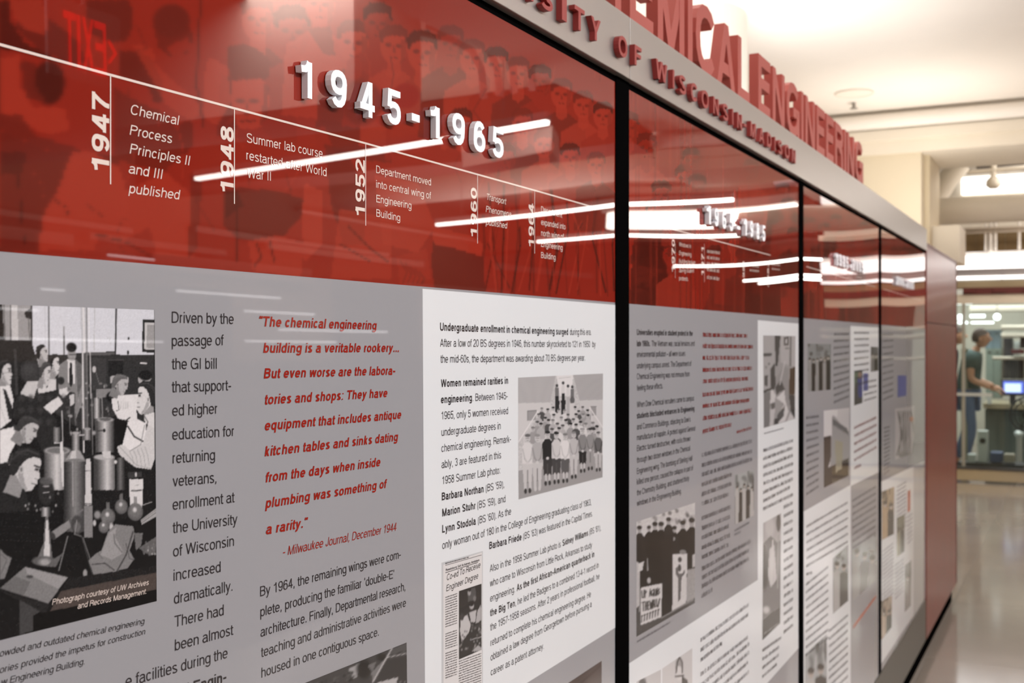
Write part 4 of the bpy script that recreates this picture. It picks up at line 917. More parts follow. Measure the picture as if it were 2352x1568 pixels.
# ---- newspaper cutting
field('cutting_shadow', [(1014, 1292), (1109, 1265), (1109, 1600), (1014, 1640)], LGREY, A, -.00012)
cut = field('newspaper_cutting', [(1018, 1297), (1107, 1268), (1107, 1600), (1019, 1640)], pmat('newsprint', (212, 205, 204)), A, -.00018)
k = Ink()
tl(k, 'Co-ed To Receive', 1026, 1333, 1103, 1303, 14.5, .012, .18); tl(k, 'Engineer Degree', 1025, 1358, 1098, 1328, 14.5, .012, .18)
tl(k, 'Reedsburg Girl Achieves Ambition', 1024, 1311.5, 1101, 1288, 5.5, .03); strip(k, 1023, 1315, 1098, 1291, .0007); strip(k, 1023, 1298, 1106, 1274, .0005)
greek(k, 1023, 1295, 1078, 1280, 3.5)
for i in range(34):
    y = 1373 + i*5.6
    if i in (13, 14, 22): continue
    greek(k, 1023, y, 1050.5, y-9.2, 3.3)
for i in range(14): greek(k, 1054, 1520+i*5.6, 1106, 1501+i*5.6, 3.3)
k.build('cutting_text', INKB, A)
def cutpic(C):
    C.tr(1000, 1240, 4.777)
    C.poly([(350,540),(440,520),(450,640),(360,680)], 80); C.ell(372,575,18,34,150); C.ell(372,545,20,18,40); C.ell(398,715,26,44,160); C.ell(392,695,30,30,40); C.poly([(370,790),(450,760),(440,900),(390,900)], 175)
    C.poly([(275,870),(350,815),(390,930),(370,1010),(290,1120),(270,1000)], 182); C.ell(290,840,22,40,60); C.poly([(460,780),(500,700),(505,880),(440,920)], 165); C.ell(430,640,16,30,110); C.line(405,960,500,930,30,60); C.line(400,1090,505,1060,10,170)
    for i in range(50): C.ell(265+rng.random()*240,920+rng.random()*330,8,12,70+rng.random()*110,.8,.4)
    C.poly([(400,1220),(470,1150),(508,1180),(505,1220)], 160); C.blur(1)
picture('cutting_photograph', [(1054.5, 1357), (1106, 1340), (1106, 1492), (1054.5, 1514)], 45, 75, 48, cutpic, A, -.00045)
def aerial(C):
    C.tr(640, 1460, 7.35)
    C.poly([(300,794),(1180,480),(1250,794)], 62); C.poly([(1180,560),(1370,450),(1330,700),(1260,720)], 150)
    for i in range(70):
        x = 500+rng.random()*800; C.ell(x, 860-(x-400)*.33+rng.random()*240, 22, 20, 28+rng.random()*60, .9, .4)
    C.ell(1440,560,120,150,30,.95,.3); C.ell(1740,360,80,60,34,.95,.3); C.poly([(1500,500),(1650,430),(1580,620)], 100)
    C.poly([(1860,240),(2166,110),(2166,300),(1870,360)], 76); C.poly([(1800,420),(2166,330),(2166,900),(1600,900)], 52); C.poly([(1560,620),(1850,330),(1590,794)], 110)
    C.line(1590,780,1860,300,26,170); C.line(1850,360,2166,295,14,165); C.line(1860,300,1920,200,18,185); C.line(1880,330,2166,245,9,36); C.poly([(1640,794),(2020,690),(1960,900),(1640,900)], 165); C.line(1640,780,2020,680,4,40)
    for i in range(12): C.line(2000+i*14,760,2000+i*14,790,5,60+(i % 2)*110)
    C.blur(1)
picture('campus_photograph', [(640, 1592), (934, 1475), (936, 1640), (640, 1790)], 90, 70, 60, aerial, A)
def brownpic(C): C.poly([(1270,1500),(1384,1500),(1384,1700),(1270,1700)], (60,46,43)); C.poly([(1338,1500),(1384,1500),(1384,1700),(1338,1700)], (66,52,50))
picture('dark_photograph', [(1290, 1578), (1382, 1517), (1382, 1640), (1290, 1700)], 12, 12, (60,46,43), brownpic, A)

#@@PANELB
# ---- panel B
ink = Ink(); strip(ink, 1462, 504, 1770, 586, .0019)
for x, y0, y1 in ((1551,560,638),(1618,560,648),(1710,600,652),(1766,600,660)): vstrip(ink, x, y0, y1, .0012)
ink.build('timeline_rule', INKC, B)
for s, a, b, c, d in (('1970',1543,1550,549,624),('1971',1611,1617,568,632),('1981',1706,1709.5,600,650),('1983',1762.5,1765.5,600,658)): year(s, a, b, c, d, B)
para('event_caption', [('Windows in',1560,565,1587,570),('Engineering',1560,585,1588,589),('Building broken',1560,604,1597,607),('during student',1560,625,1594,626),('protests',1560,643,1580,645)], INKC, B, 9.5)
k = Ink()
for y in (580,594,608,622,640): greek(k, 1624, y, 1654, y+4, 9)
k.build('event_caption', INKC, B); k = Ink()
for y in (612,622): greek(k, 1722, y, 1744, y+3, 6)
k.build('event_caption', INKC, B); k = Ink()
for y in (609,619): greek(k, 1773, y, 1792, y+2, 5)
k.build('event_caption', INKC, B)
c1 = [('Universities erupted in student protest in the',1463,769,1591,771,.018),('late 1960s.',1463,795,1493,795,.018),('The Vietnam war, racial tensions and',1497,795,1595.6,794),('environmental pollution – all were issues',1463,820,1574,817),
  ('underlying campus unrest. The Department of',1463,846,1588,840),('Chemical Engineering was not immune from',1463,871,1584,864),('feeling these effects.',1463,897,1522.5,891.5),
  ('When Dow Chemical recruiters came to campus',1463,935.5,1594,919.5),('students blockaded entrances to Engineering',1463,961,1595,943,.018),('and Commerce Buildings, objecting to Dow’s',1463,986.5,1586,968),
  ('manufacture of napalm. A protest against General',1463,1011,1597,988.5),('Electric turned destructive, with rocks thrown',1463,1036,1586,1012),('through two dozen windows in the Chemical',1463,1063,1585,1034),
  ('Engineering wing. The bombing of Sterling Hall',1463,1088.5,1590,1057),('killed one person, caused the collapse in part of',1463,1113,1592,1079),('the Chemistry Building, and shattered thirty',1463,1138,1583,1103),('windows in the Engineering Building.',1463,1162,1565,1133)]
kk = Ink()
for r in c1: tl(kk, *r[:5], 13.5*(VPX-r[1])/(VPX-1463), r[5] if len(r) > 5 else .004, 0, res=1)
kk.build('body_text', INKB, B)
k = Ink()
for a, b, x1 in ((773,775,1717),(799,800,1731),(826,825,1722),(854,849,1728),(880,873,1719),(911,896,1731),(937,922,1723),(965,946,1727),(995,978,1682),(995,985,1727)):
    greek(k, 1614 if x1 != 1727 or a != 995 else 1692, a, x1, b, 12 if x1 != 1727 or a != 995 else 8)
k.build('quotation_text', INKR, B)
k = Ink()
for a, b, x1 in ((1049,1016,1728),(1072,1039,1728),(1094,1057,1729),(1117,1093,1681),(1139,1114,1681),(1161,1138,1675),(1194,1167,1680),(1217,1190,1677),(1239,1211,1675),(1262,1232,1677),(1284,1254,1673),(1311,1245,1726),(1331,1266,1721),(1351,1285,1722),(1373,1357,1637)):
    greek(k, 1612, a, x1, b, 11.5)
greek(k, 1687, 1221, 1722, 1201, 6); greek(k, 1687, 1230, 1702, 1222, 6); greek(k, 1463, 1476, 1540, 1430, 6)
for a, b, x1 in ((1474,1390,1721),(1497,1414,1719),(1520,1478,1661),(1553,1466,1718),(1578,1480,1722),(1600,1500,1722),(1624,1524,1718),(1646,1546,1720)): greek(k, 1609, a, x1, b, 11)
k.build('body_text', INKG, B)
k = Ink()
for i, (a, b) in enumerate(((1038,1014),(1057,1031),(1076,1048),(1095,1067),(1114,1085),(1134,1102),(1154,1121),(1172,1138))): greek(k, 1753, a, 1822 if i != 6 else 1815, b, 9.5)
for i in range(15): greek(k, 1800, 1168+i*20.5, 1822, 1157+i*20, 9)
for i in range(4): greek(k, 1751, 1497+i*20, 1795-i*3, 1466+i*20, 8.5)
greek(k, 1755, 997, 1801, 984, 4)
k.build('body_text', INKG, B)
def protest(C):
    C.tr(1440, 1140, 3.661)
    C.poly([(75,150),(575,40),(575,420),(75,420)], 188)
    for i in range(40): C.ell(80+rng.random()*490,90+rng.random()*160,14,16,60+rng.random()*150,.7,.4)
    heads = [(105,270,24,1),(185,265,20,0),(235,240,26,0),(288,240,26,0),(350,200,24,1),(400,270,22,0),(470,230,26,0),(545,210,30,0)]
    for x, y, r, t in heads: C.poly([(x-r*1.7,y+520),(x-r*1.6,y+r*3),(x-r*.5,y+r*1.5),(x+r*.6,y+r*1.5),(x+r*1.9,y+r*3.2),(x+r*2,y+520)], 26 if not t else 34); C.ell(x,y+r*.4,r*.7,r*1.15,150); C.ell(x,y-r*.4,r*.85,r*.7,38); C.line(x-r*.4,y+r*.2,x+r*.4,y+r*.2,4,60)
    C.poly([(375,350),(440,330),(440,480),(375,500)], 34); C.ell(390,355,18,18,130)
    C.poly([(80,370),(150,340),(175,480),(165,750),(110,760)], 30); C.poly([(78,540),(105,560),(110,1100),(78,1150)], 176); C.poly([(100,560),(145,540),(130,620),(90,640)], 190); C.ell(185,705,16,26,170); C.line(172,520,175,620,9,170)
    C.poly([(290,330),(390,320),(380,990),(290,1010)], 30)
    C.poly([(385,485),(508,478),(498,900),(380,970)], 196); C.poly([(412,600),(425,590),(435,650),(470,645),(482,610),(490,640),(460,680),(450,860),(428,890),(432,690),(412,650)], 96); C.ell(445,530,16,22,70); C.ell(442,600,14,30,70)
    C.poly([(505,615),(575,600),(575,850),(500,890)], 150); C.poly([(505,340),(575,290),(575,600),(510,610)], 32); C.poly([(548,490),(575,480),(575,590),(552,595)], 180); C.ell(470,465,30,20,120)
    C.poly([(118,765),(295,728),(292,1010),(110,1090)], 198); C.poly([(78,940),(100,920),(120,1100),(78,1160)], 70)
    def stroke(pts): C.path(pts, 7, 44)
    # UP AGAINST / THE WALL!
    stroke([(125,790),(128,850),(142,848),(144,785)]); stroke([(152,850),(152,788),(164,800),(152,818)])
    x = 190
    for s in ('A','G','A','I','N','S'):
        if s == 'A': stroke([(x,838),(x+6,778),(x+12,834)]); stroke([(x+2,815),(x+11,813)])
        elif s == 'G': stroke([(x+12,785),(x,795),(x+2,832),(x+12,828),(x+12,812)])
        elif s == 'I': stroke([(x+4,780),(x+4,832)])
        elif s == 'N': stroke([(x,832),(x,775),(x+11,826),(x+11,770)])
        else: stroke([(x+11,775),(x,785),(x+10,805),(x,822)])
        x += 16 if s != 'I' else 10
    stroke([(126,890),(150,884)]); stroke([(138,888),(139,962)]); stroke([(156,884),(156,958)]); stroke([(168,882),(168,954)]); stroke([(156,920),(168,918)]); stroke([(186,880),(176,882),(177,950),(187,947)]); stroke([(176,915),(186,913)])
    stroke([(192,878),(198,944),(204,890),(210,940),(214,870)]); stroke([(218,938),(223,868),(230,932)]); stroke([(220,910),(229,908)]); stroke([(235,866),(236,928),(245,924)]); stroke([(250,862),(251,922),(260,918)]); C.path([(274,860),(262,925)],10,40)
    for i in range(7): stroke([(122+i*23,1055-i*9),(126+i*23,1000-i*9)]); stroke([(122+i*23,1005-i*9),(134+i*23,1002-i*9)])
    C.poly([(78,1165),(110,1085),(295,1010),(575,850),(575,910),(80,1180)], 70); C.line(290,1020,560,865,8,150)
    C.grain(5); C.blur(1)
picture('protest_photograph', [(1462, 1198), (1596.5, 1154), (1596, 1384), (1462, 1462)], 90, 150, 60, protest, B)
def smallp(seed, lo, hi, figs=3, tint=(1, 1, 1)):
    def f(C):
        r = np.random.default_rng(seed); X0_, X1_ = C.X.min(), C.X.max(); Y0_, Y1_ = C.Y.min(), C.Y.max(); W, H = X1_-X0_, Y1_-Y0_
        C.poly([(X0_,Y0_),(X1_,Y0_),(X1_,Y0_+H*.4),(X0_,Y0_+H*.5)], (hi*tint[0], hi*tint[1], hi*tint[2]), .8)
        for k in range(30):
            v = lo + r.random()*(hi-lo); C.ell(X0_+r.random()*W, Y0_+r.random()*H, W*(.04+r.random()*.12), H*(.03+r.random()*.1), (v*tint[0], v*tint[1], v*tint[2]), .7, .3)
        for k in range(figs):
            x = X0_+W*(k+.6)/(figs+.2); y = Y0_+H*(.28+.1*r.random()); s = min(W/figs*.5, H*.09)
            C.poly([(x-s*1.1,Y1_),(x-s,y+s*1.8),(x,y+s*1.2),(x+s,y+s*1.8),(x+s*1.1,Y1_)], (lo, lo*.96, lo*.95) if k % 2 else (hi*tint[0], hi*tint[1]*.97, hi*tint[2]*.96)); C.ell(x, y+s*.3, s*.5, s*.85, (178, 165, 158)); C.ell(x, y-s*.3, s*.6, s*.5, (50, 44, 42))
        C.blur(1)
    return f
def labwork(C):
    C.tr(1730, 740, 6.033)
    C.poly([(140,180),(300,180),(300,560),(240,640),(240,920),(145,960)], 160); C.line(150,450,240,445,36,80); C.ell(220,578,12,12,80); C.ell(180,620,12,20,120); C.poly([(160,740),(205,735),(200,880),(160,880)], 80); C.line(145,960,260,915,26,60)
    C.poly([(300,180),(380,180),(340,600),(310,600)], 75); C.poly([(380,180),(585,190),(585,620),(380,560)], 168); C.poly([(430,200),(490,200),(490,320),(430,320)], 80); C.poly([(445,225),(475,225),(475,290),(445,290)], 185); C.line(520,200,515,600,22,100); C.line(450,360,490,360,18,100)
    C.poly([(505,640),(585,620),(580,1000),(500,1000)], (75,60,50)); C.poly([(495,1000),(580,1010),(580,1340),(520,1240)], 70); C.poly([(240,640),(300,560),(310,900),(280,950),(240,880)], 74)
    C.poly([(330,760),(420,600),(490,640),(500,1240),(460,1240),(320,1010),(300,900)], 140); C.poly([(310,900),(380,790),(440,930),(370,960),(320,1010)], 78); C.poly([(320,1050),(430,940),(450,1100),(490,1230),(440,1380),(350,1400),(340,1300),(430,1130)], 200); C.poly([(330,1290),(440,1150),(420,1300),(350,1380)], 90)
    C.poly([(230,960),(270,930),(310,1010),(300,1100),(230,1130)], 196); C.poly([(245,1130),(300,1120),(295,1200),(250,1200)], 95); C.poly([(235,1200),(300,1200),(290,1340),(270,1440),(230,1440)], 185); C.poly([(145,980),(240,950),(225,1440),(145,1465)], 118); C.poly([(290,1340),(350,1330),(350,1410),(290,1420)], 70); C.line(370,860,440,540,16,180); C.poly([(460,1380),(520,1240),(580,1340),(580,1360)], 190)
    C.blur(1)
picture('laboratory_photograph', [(1753, 770), (1827, 771.5), (1826, 962), (1754, 983)], 46, 95, 150, labwork, B)
picture('group_photograph', [(1688, 1091), (1732, 1077), (1731.5, 1183), (1688, 1204)], 36, 56, 90, smallp(3, 45, 170, 5), B)
def woman(C):
    C.poly([(1750,1190),(1795,1170),(1795,1240),(1750,1260)], 165); C.ell(1768,1210,11,24,190,.9,.3); C.ell(1788,1200,5,20,80); C.poly([(1751,1250),(1770,1230),(1790,1250),(1790,1340),(1752,1350)], 110); C.ell(1756,1305,8,45,48,.95,.3)
    C.poly([(1768,1260),(1778,1250),(1784,1330),(1770,1350),(1764,1320)], 190); C.line(1775,1240,1772,1340,3,200); C.line(1788,1230,1786,1350,3,150); C.ell(1770,1370,14,20,120,.9,.4); C.ell(1760,1400,8,8,200,.9,.4); C.poly([(1750,1425),(1795,1390),(1795,1440),(1750,1475)], 60); C.line(1755,1455,1790,1430,2,150)
picture('portrait_photograph', [(1753, 1201), (1794, 1178), (1792, 1431), (1751, 1470)], 36, 100, 120, woman, B)
def portrait(C):
    C.poly([(1440,1500),(1600,1500),(1600,1700),(1440,1700)], 196); C.ell(1560,1530,9,22,150); C.ell(1560,1545,8,16,205); C.path([(1553,1545),(1556,1520),(1561,1509),(1567,1520),(1567,1545)],3,70); C.line(1552,1553,1570,1551,4,60); C.poly([(1562,1700),(1566,1552),(1580,1562),(1588,1700)], 60); C.poly([(1545,1700),(1550,1580),(1562,1572),(1566,1700)], 90)
picture('portrait_photograph', [(1521, 1535), (1590, 1488), (1590, 1640), (1521, 1700)], 40, 60, 194, portrait, B)
picture('portrait_photograph', [(1462, 1565), (1518, 1537), (1518, 1680), (1462, 1720)], 20, 30, 188, lambda C: C.ell(1476,1580,10,26,90), B)

#@@PANELCD
# ---- panels C and D
k = Ink(); r_ = Ink(); g_ = Ink()
for i in range(11): greek(k, 1915, 770+i*15.6, 1951, 769+i*14.2, 6.5)
for i in range(11): greek(k, 1852, 962+i*17.5, 1881, 958+i*16, 7)
for i in range(7): greek(k, 1852, 1212+i*18.2, 1948 if i < 6 else 1866, 1155+i*18 if i < 6 else 1322-5, 7)
for i in range(10): greek(k, 1851, 1345+i*18, 1903, 1303+i*18, 7)
for i in range(10): greek(k, 1904, 1452+i*18, 1948, 1414+i*17.5, 7)
for i in range(8): greek(k, 1958, 1152+i*15.5, 2012, 1119+i*15, 6)
for i in range(9): greek(k, 1962, 766+i*15, 1996, 766+i*14, 6)
for i in range(4): greek(k, 1984, 880+i*14, 2014, 874+i*13, 5.5)
for i in range(6): greek(r_, 1962, 985+i*18.5, 2014 if i < 5 else 1978, 960+i*17 if i < 5 else 1070, 7)
k.build('body_text', INKG, Cc); r_.build('quotation_text', INKR, Cc)
for q in ((1920,612,630),(1945,622,640),(1965,630,645),(1990,640,652)):
    vstrip(g_, q[0], q[1], q[2]+12, .0016); greek(g_, q[0]+2, q[1]+8, q[0]+14, q[1]+10, 4); greek(g_, q[0]+2, q[1]+15, q[0]+14, q[1]+17, 4)
strip(g_, 1852, 612, 2010, 658, .002); g_.build('timeline_rule', INKC, Cc)
picture('group_photograph', [(1855, 789), (1908, 790), (1908, 894.5), (1856, 899)], 36, 46, 80, smallp(5, 40, 140, 6), Cc)
def bld(C):
    C.poly([(1890,940),(1925,940),(1915,1010),(1890,1010)], 205); C.poly([(1912,950),(1952,1000),(1952,1095),(1905,1110)], 150); C.poly([(1912,960),(1950,990),(1950,1000),(1912,975)], 110); C.poly([(1890,1005),(1908,1000),(1908,1050),(1892,1120)], (70,58,54)); C.poly([(1892,1080),(1950,1050),(1950,1095),(1892,1122)], (60,50,46)); C.poly([(1918,1010),(1936,1015),(1934,1075),(1920,1085)], (150,142,126)); C.line(1915,965,1945,985,3,90)
picture('building_photograph', [(1892, 943), (1951, 936), (1949, 1092), (1892.5, 1120)], 32, 60, 190, bld, Cc)
picture('student_photograph', [(1962, 851), (1981, 850), (1981, 925), (1962, 931)], 14, 36, 70, lambda C: (C.poly([(1970,870),(1981,862),(1981,910),(1972,915)], (62,66,120)), C.ell(1975,862,4,8,(150,120,105)), C.poly([(1962,851),(1970,851),(1968,880),(1962,890)], (95,110,90))), Cc)
picture('laboratory_photograph', [(2000, 796), (2017, 797), (2017, 851), (2000, 854)], 12, 24, 70, smallp(8, 40, 120, 2), Cc)
picture('portrait_photograph', [(1913, 1282), (1948, 1250), (1948, 1379), (1913, 1410)], 26, 60, 120, smallp(11, 70, 170, 2), Cc)
picture('student_photograph', [(1849, 1502), (1899, 1456), (1899, 1640), (1849, 1700)], 26, 60, 150, smallp(12, 60, 180, 2), Cc)
picture('student_photograph', [(1958, 1262), (2014, 1225), (2014, 1330), (1958, 1380)], 26, 40, 150, smallp(21, 120, 160, 3), Cc)
field('orange_rule', [(1960, 1436), (2012, 1366), (2012, 1372), (1960, 1444)], pmat('orange_ink', (190, 84, 52)), Cc, -.0003)
k = Ink()
for i in range(11): greek(k, 2027, 770+i*15, 2052, 769+i*14, 5); 
for i in range(12): greek(k, 2030, 985+i*9.6, 2044, 981+i*9, 4.5)
for i in range(12): greek(k, 2060, 1120+i*9.5, 2082, 1107+i*9, 4)
for i in range(14): greek(k, 2027, 1268+i*9, 2052, 1248+i*8.7, 4)
for i in range(9): greek(k, 2056, 1300+i*9.5, 2076, 1284+i*9, 4)
for i in range(7): greek(k, 2084, 1190+i*10, 2096, 1180+i*9.5, 4)
k.build('body_text', INKG, Dd)
field('orange_rule', [(2085, 1128), (2091, 1124), (2091, 1172), (2085, 1177)], pmat('orange_ink'), Dd, -.0003)
k = Ink(); strip(k, 2030, 664, 2115, 689, .002)
for q in (2042, 2062, 2085, 2105): vstrip(k, q, 668+(q-2042)*.3, 690+(q-2042)*.2, .002)
k.build('timeline_rule', INKC, Dd)
picture('colour_photograph', [(2025.5, 1129), (2054, 1117), (2053, 1226), (2026, 1240)], 18, 50, (140,120,100), smallp(31, 60, 180, 2, (1, .88, .72)), Dd)
picture('colour_photograph', [(2060, 1189), (2078, 1180), (2077, 1266), (2060, 1279)], 14, 40, (120,115,100), smallp(32, 60, 150, 2, (1, 1, .85)), Dd)
picture('portrait_photograph', [(2079, 1298), (2093, 1286), (2092, 1390), (2078, 1406)], 12, 40, (130,128,130), smallp(33, 90, 150, 1), Dd)
picture('colour_photograph', [(2024, 1380), (2049, 1367), (2048, 1440), (2024, 1470)], 16, 36, (130,112,98), smallp(34, 50, 180, 2, (1, .9, .8)), Dd)
def diagram(C):
    for i in range(7): C.path([(2062+i*5,945),(2066+i*4+rng.normal()*3,1000),(2060+i*6,1045)],2.2,70+20*(i % 3))
    C.ell(2078,1045,14,8,120,.9,.3); C.ell(2094,962,4,6,(190,120,90),.9,.3)
picture('apparatus_photograph', [(2056, 938), (2100, 932), (2099, 1040), (2056, 1056)], 30, 60, 176, diagram, Dd)
field('blue_patch', [(2062, 862), (2082, 862), (2082, 908), (2062, 912)], pmat('flat_blue', (88, 92, 150)), Dd, -.0003)  # flat blue patch set on the sheet
field('blue_patch', [(1983, 857), (1994, 857), (1994, 896), (1983, 898)], pmat('flat_blue'), Cc, -.0003)

#@@HALL
# ================================================================== HALL FITTINGS (seen in the gloss and beyond the end cabinet)
TUBE = mat('lamp_tube', (255, 250, 244), .5, emit=(255, 247, 238), estr=24.0); HOUS = mat('lamp_housing', (150, 140, 135), .5)
def pendant(x_far, x_near, y_far, y_near, z, label):
    t = thing('linear_pendant', label, 'light', (x_far, y_far, z), 'linear pendants over the hall')
    a = Vector((x_far, y_far, z)); b = Vector((x_near, y_near, z)); d = (b-a).normalized(); n = Vector((-d.y, d.x, 0)); hw, hh = .020, .011
    def bar(z0, z1, w_, e=0):
        bm = bmesh.new(); p = [a-d*e-n*w_, b+d*e-n*w_, b+d*e+n*w_, a-d*e+n*w_]
        lo = [bm.verts.new((q.x, q.y, z0)) for q in p]; hi = [bm.verts.new((q.x, q.y, z1)) for q in p]
        bm.faces.new(lo); bm.faces.new(hi)
        for i in range(4): bm.faces.new((lo[i], lo[(i+1) % 4], hi[(i+1) % 4], hi[i]))
        return bm
    obj('lens', bar(z-hh, z+hh, hw), TUBE, t); obj('housing', bar(z+hh, z+hh+.045, hw*1.2, .01), HOUS, t)
    for q in (a+d*.3, b-d*.3): obj('suspension_wire', tube(bmesh.new(), [(q.x, q.y, z+.08), (q.x, q.y, 3.35)], .003, 6), HOUS, t)
zz = EYE + 1.2
for i, (xf, xn) in enumerate(((6.05, 5.46), (9.41, 9.05), (11.7, 12.1), (16.4, 16.3), (20.4, 20.2), (21.6, 21.5))):
    pendant(xf, xn, -5.0, -1.95, zz, 'linear pendant lamp mirrored in the red bands, %s from the camera' % ('nearest', 'second nearest', 'third', 'fourth', 'fifth', 'farthest')[i])
# long luminous trough
t = thing('light_trough', 'broad glowing ceiling trough mirrored in the second red band', 'light', (12.6, -3.3, 2.95))
obj('diffuser', box(12.5, 12.7, -4.45, -2.25, 2.80, 2.99, .02), mat('trough_glow', (255, 250, 240), .5, emit=(255, 246, 236), estr=9), t)
obj('housing', box(12.45, 12.75, -4.5, -2.23, 3.0, 3.1), HOUS, t)
# soffit boxes and ducts over the hall
SOF = mat('soffit_paint', (205, 170, 155), .7)
struct('soffit', box(4.4, 5.0, -6.9, -2.45, 2.62, 3.34), SOF)
struct('beam_hall', box(7.4, 7.9, -7.0, -2.2, 2.85, 3.34), mat('hall_beam', (120, 70, 55), .7))
struct('beam_hall_far', box(13.6, 14.2, -7.0, -2.2, 2.75, 3.34), mat('hall_beam', (120, 70, 55), .7))
DUC = mat('pale_duct', (214, 196, 184), .55)
bm = bmesh.new(); tube(bm, [(10.0, -6.6, 3.1), (10.0, -2.6, 3.15)], .16, 18); tag(obj('round_duct', bm, DUC, smooth=True), 'large round pale duct crossing the hall ceiling, seen in the gloss', 'duct')
# opposite wall: bands, doors and lit windows far down
DK = mat('dark_opening', (46, 26, 22), .6)
n_ = 0
for i, (x0, x1, z0, z1) in enumerate(((2.2,3.6,0,2.1),(6.6,8.6,.9,2.0),(10.4,12.2,0,2.2),(14.5,17.5,.8,2.2))):
    struct('trim_%d' % (4+i), box(x0, x1, -7.0, -6.95, z0, z1), DK)
def MV(px, py, z):
    """point of the hall that the sheets mirror at this place, at depth z along the view"""
    p = CAMP + ray(px, py) * z; return Vector((p.x, -p.y, p.z))
def OW(px, py, yy=-6.86):
    p = onY(px, py, -yy); return Vector((p.x, yy, p.z))
RAIL = mat('streak_rail_paint', (205, 180, 168), .6); STL = mat('slim_tube_glow', (255, 250, 245), .5, emit=(250, 248, 250), estr=5)
wr = thing('streak_rails', 'pale bars added on the opposite hall wall to mirror as streaks in the red band', 'rails', (8, -6.9, 1.8))  # bars added only to give pale mirrored streaks in the gloss
for x0, y0, x1, w_ in ((200,532,520,.03),(98,575,330,.012),(355,586,720,.075),(450,512,900,.03),(620,548,980,.04),(940,640,1180,.03),(700,470,1300,.02),(-100,470,300,.025),(-60,520,160,.05),(1150,600,1380,.05)):
    p, q = OW(x0, y0), OW(x1, y0); q.z = p.z; obj('rail', box(p.x, q.x, -6.94, -6.88, p.z-w_, p.z+w_), RAIL, wr)
k_ = 0; SLW = ('at the top left corner of the laboratory photograph', 'across the white cupboards of the laboratory photograph', 'above the red quotation', 'across the first line of the red quotation', 'just under the first line of the red quotation', 'just below the red band above the quotation', 'at the bottom of the red band below the first caption', 'in the grey just above the laboratory photograph')
for x0, y0, x1 in ((-40,702,64),(-40,771,360),(560,700,720),(560,769,770),(640,742,890),(400,655,640),(240,575,345),(80,656,130)):
    p, q = OW(x0, y0, -6.84), OW(x1, y0, -6.84); q.z = p.z
    tag(obj('slim_tube_lamp', box(p.x, q.x, -6.87, -6.83, p.z-.007, p.z+.007), STL), 'slim tube lamp mirrored ' + SLW[k_], 'light', 'slim tube lamps on the opposite wall'); k_ += 1
# block and bent pipes that catch the nearest pendant
SB = mat('soffit_block_paint', (236, 205, 196), .7)
bm = bmesh.new(); fr4 = [MV(1062,322,6.75), MV(1268,283,6.15), MV(1266,340,6.15), MV(1066,374,6.75)]; bk = [p + Vector((.35, -.12, 0)) for p in fr4]
va = [bm.verts.new(p) for p in fr4]; vb_ = [bm.verts.new(p) for p in bk]; bm.faces.new(va); bm.faces.new(vb_[::-1])
for i in range(4): bm.faces.new((va[i], vb_[i], vb_[(i+1) % 4], va[(i+1) % 4]))
struct('trim_8', bm, SB)
for i, pts in enumerate((((960,62),(1040,80),(1085,105),(1108,150),(1113,215)),((985,48),(1075,72),(1122,102),(1143,150),(1148,209)),((1010,36),(1112,64),(1158,100),(1178,150),(1182,205)),((1035,26),(1148,56),(1196,96),(1218,148),(1222,200)))):
    bm = bmesh.new(); tube(bm, [MV(a_, b_, 6.3) for a_, b_ in pts], .020, 12)
    tag(obj('duct_pipe', bm, SB, smooth=True), 'pale bent overhead pipe mirrored above the first date, %s of four' % ('first', 'second', 'third', 'last')[i], 'pipe', 'bent overhead pipes')
# exit sign hanging over the hall
ES = onY(0, 0)
ex = thing('exit_sign', 'hanging exit sign with red letters and arrow, mirrored at top left of the red band', 'sign', (2.24, -1.84, 2.27))
RG = mat('exit_red', (200, 8, 12), .4, emit=(215, 10, 14), estr=7.5)
sgx0, sgx1 = 2.10, 2.36
obj('sign_plate', box(sgx0, sgx1, -1.86, -1.845, 2.17, 2.39, .004), mat('exit_plate', (150, 120, 112), .4), ex)
obj('hanger', tube(bmesh.new(), [(2.23, -1.852, 2.39), (2.23, -1.852, 3.0)], .006, 8), HOUS, ex)
# readable from the display side, so the gloss shows it reversed
xr = 2.31
xx = [2.125, 2.165, 2.208, 2.25]
lets = 'EXIT'
# viewed facing -y the reading direction runs towards -x
pos = [(2.300, 2.262), (2.256, 2.218), (2.208, 2.199), (2.192, 2.152)]
for ch, (xa, xb) in zip(lets, pos):
    co, fs = raw_text(ch, .016, depth=.5); a, b = co.min(0), co.max(0); s = (co-a)/(b-a)
    out = np.stack([xa + s[:, 0]*(xb-xa), -1.844 + s[:, 2]*.004 - .0005, 2.205 + s[:, 1]*.150], 1)
    me = bpy.data.meshes.new('sign_letter'); me.from_pydata(out.tolist(), [], [f[::-1] for f in fs]); me.update(); link('sign_letter', me, RG, ex)
bm = bmesh.new(); 
for (p, q) in (((2.338, 2.28), (2.312, 2.312)), ((2.338, 2.28), (2.312, 2.248))):
    tube(bm, [(p[0], -1.843, p[1]), (q[0], -1.843, q[1])], .004, 6)
obj('arrow', bm, RG, ex)

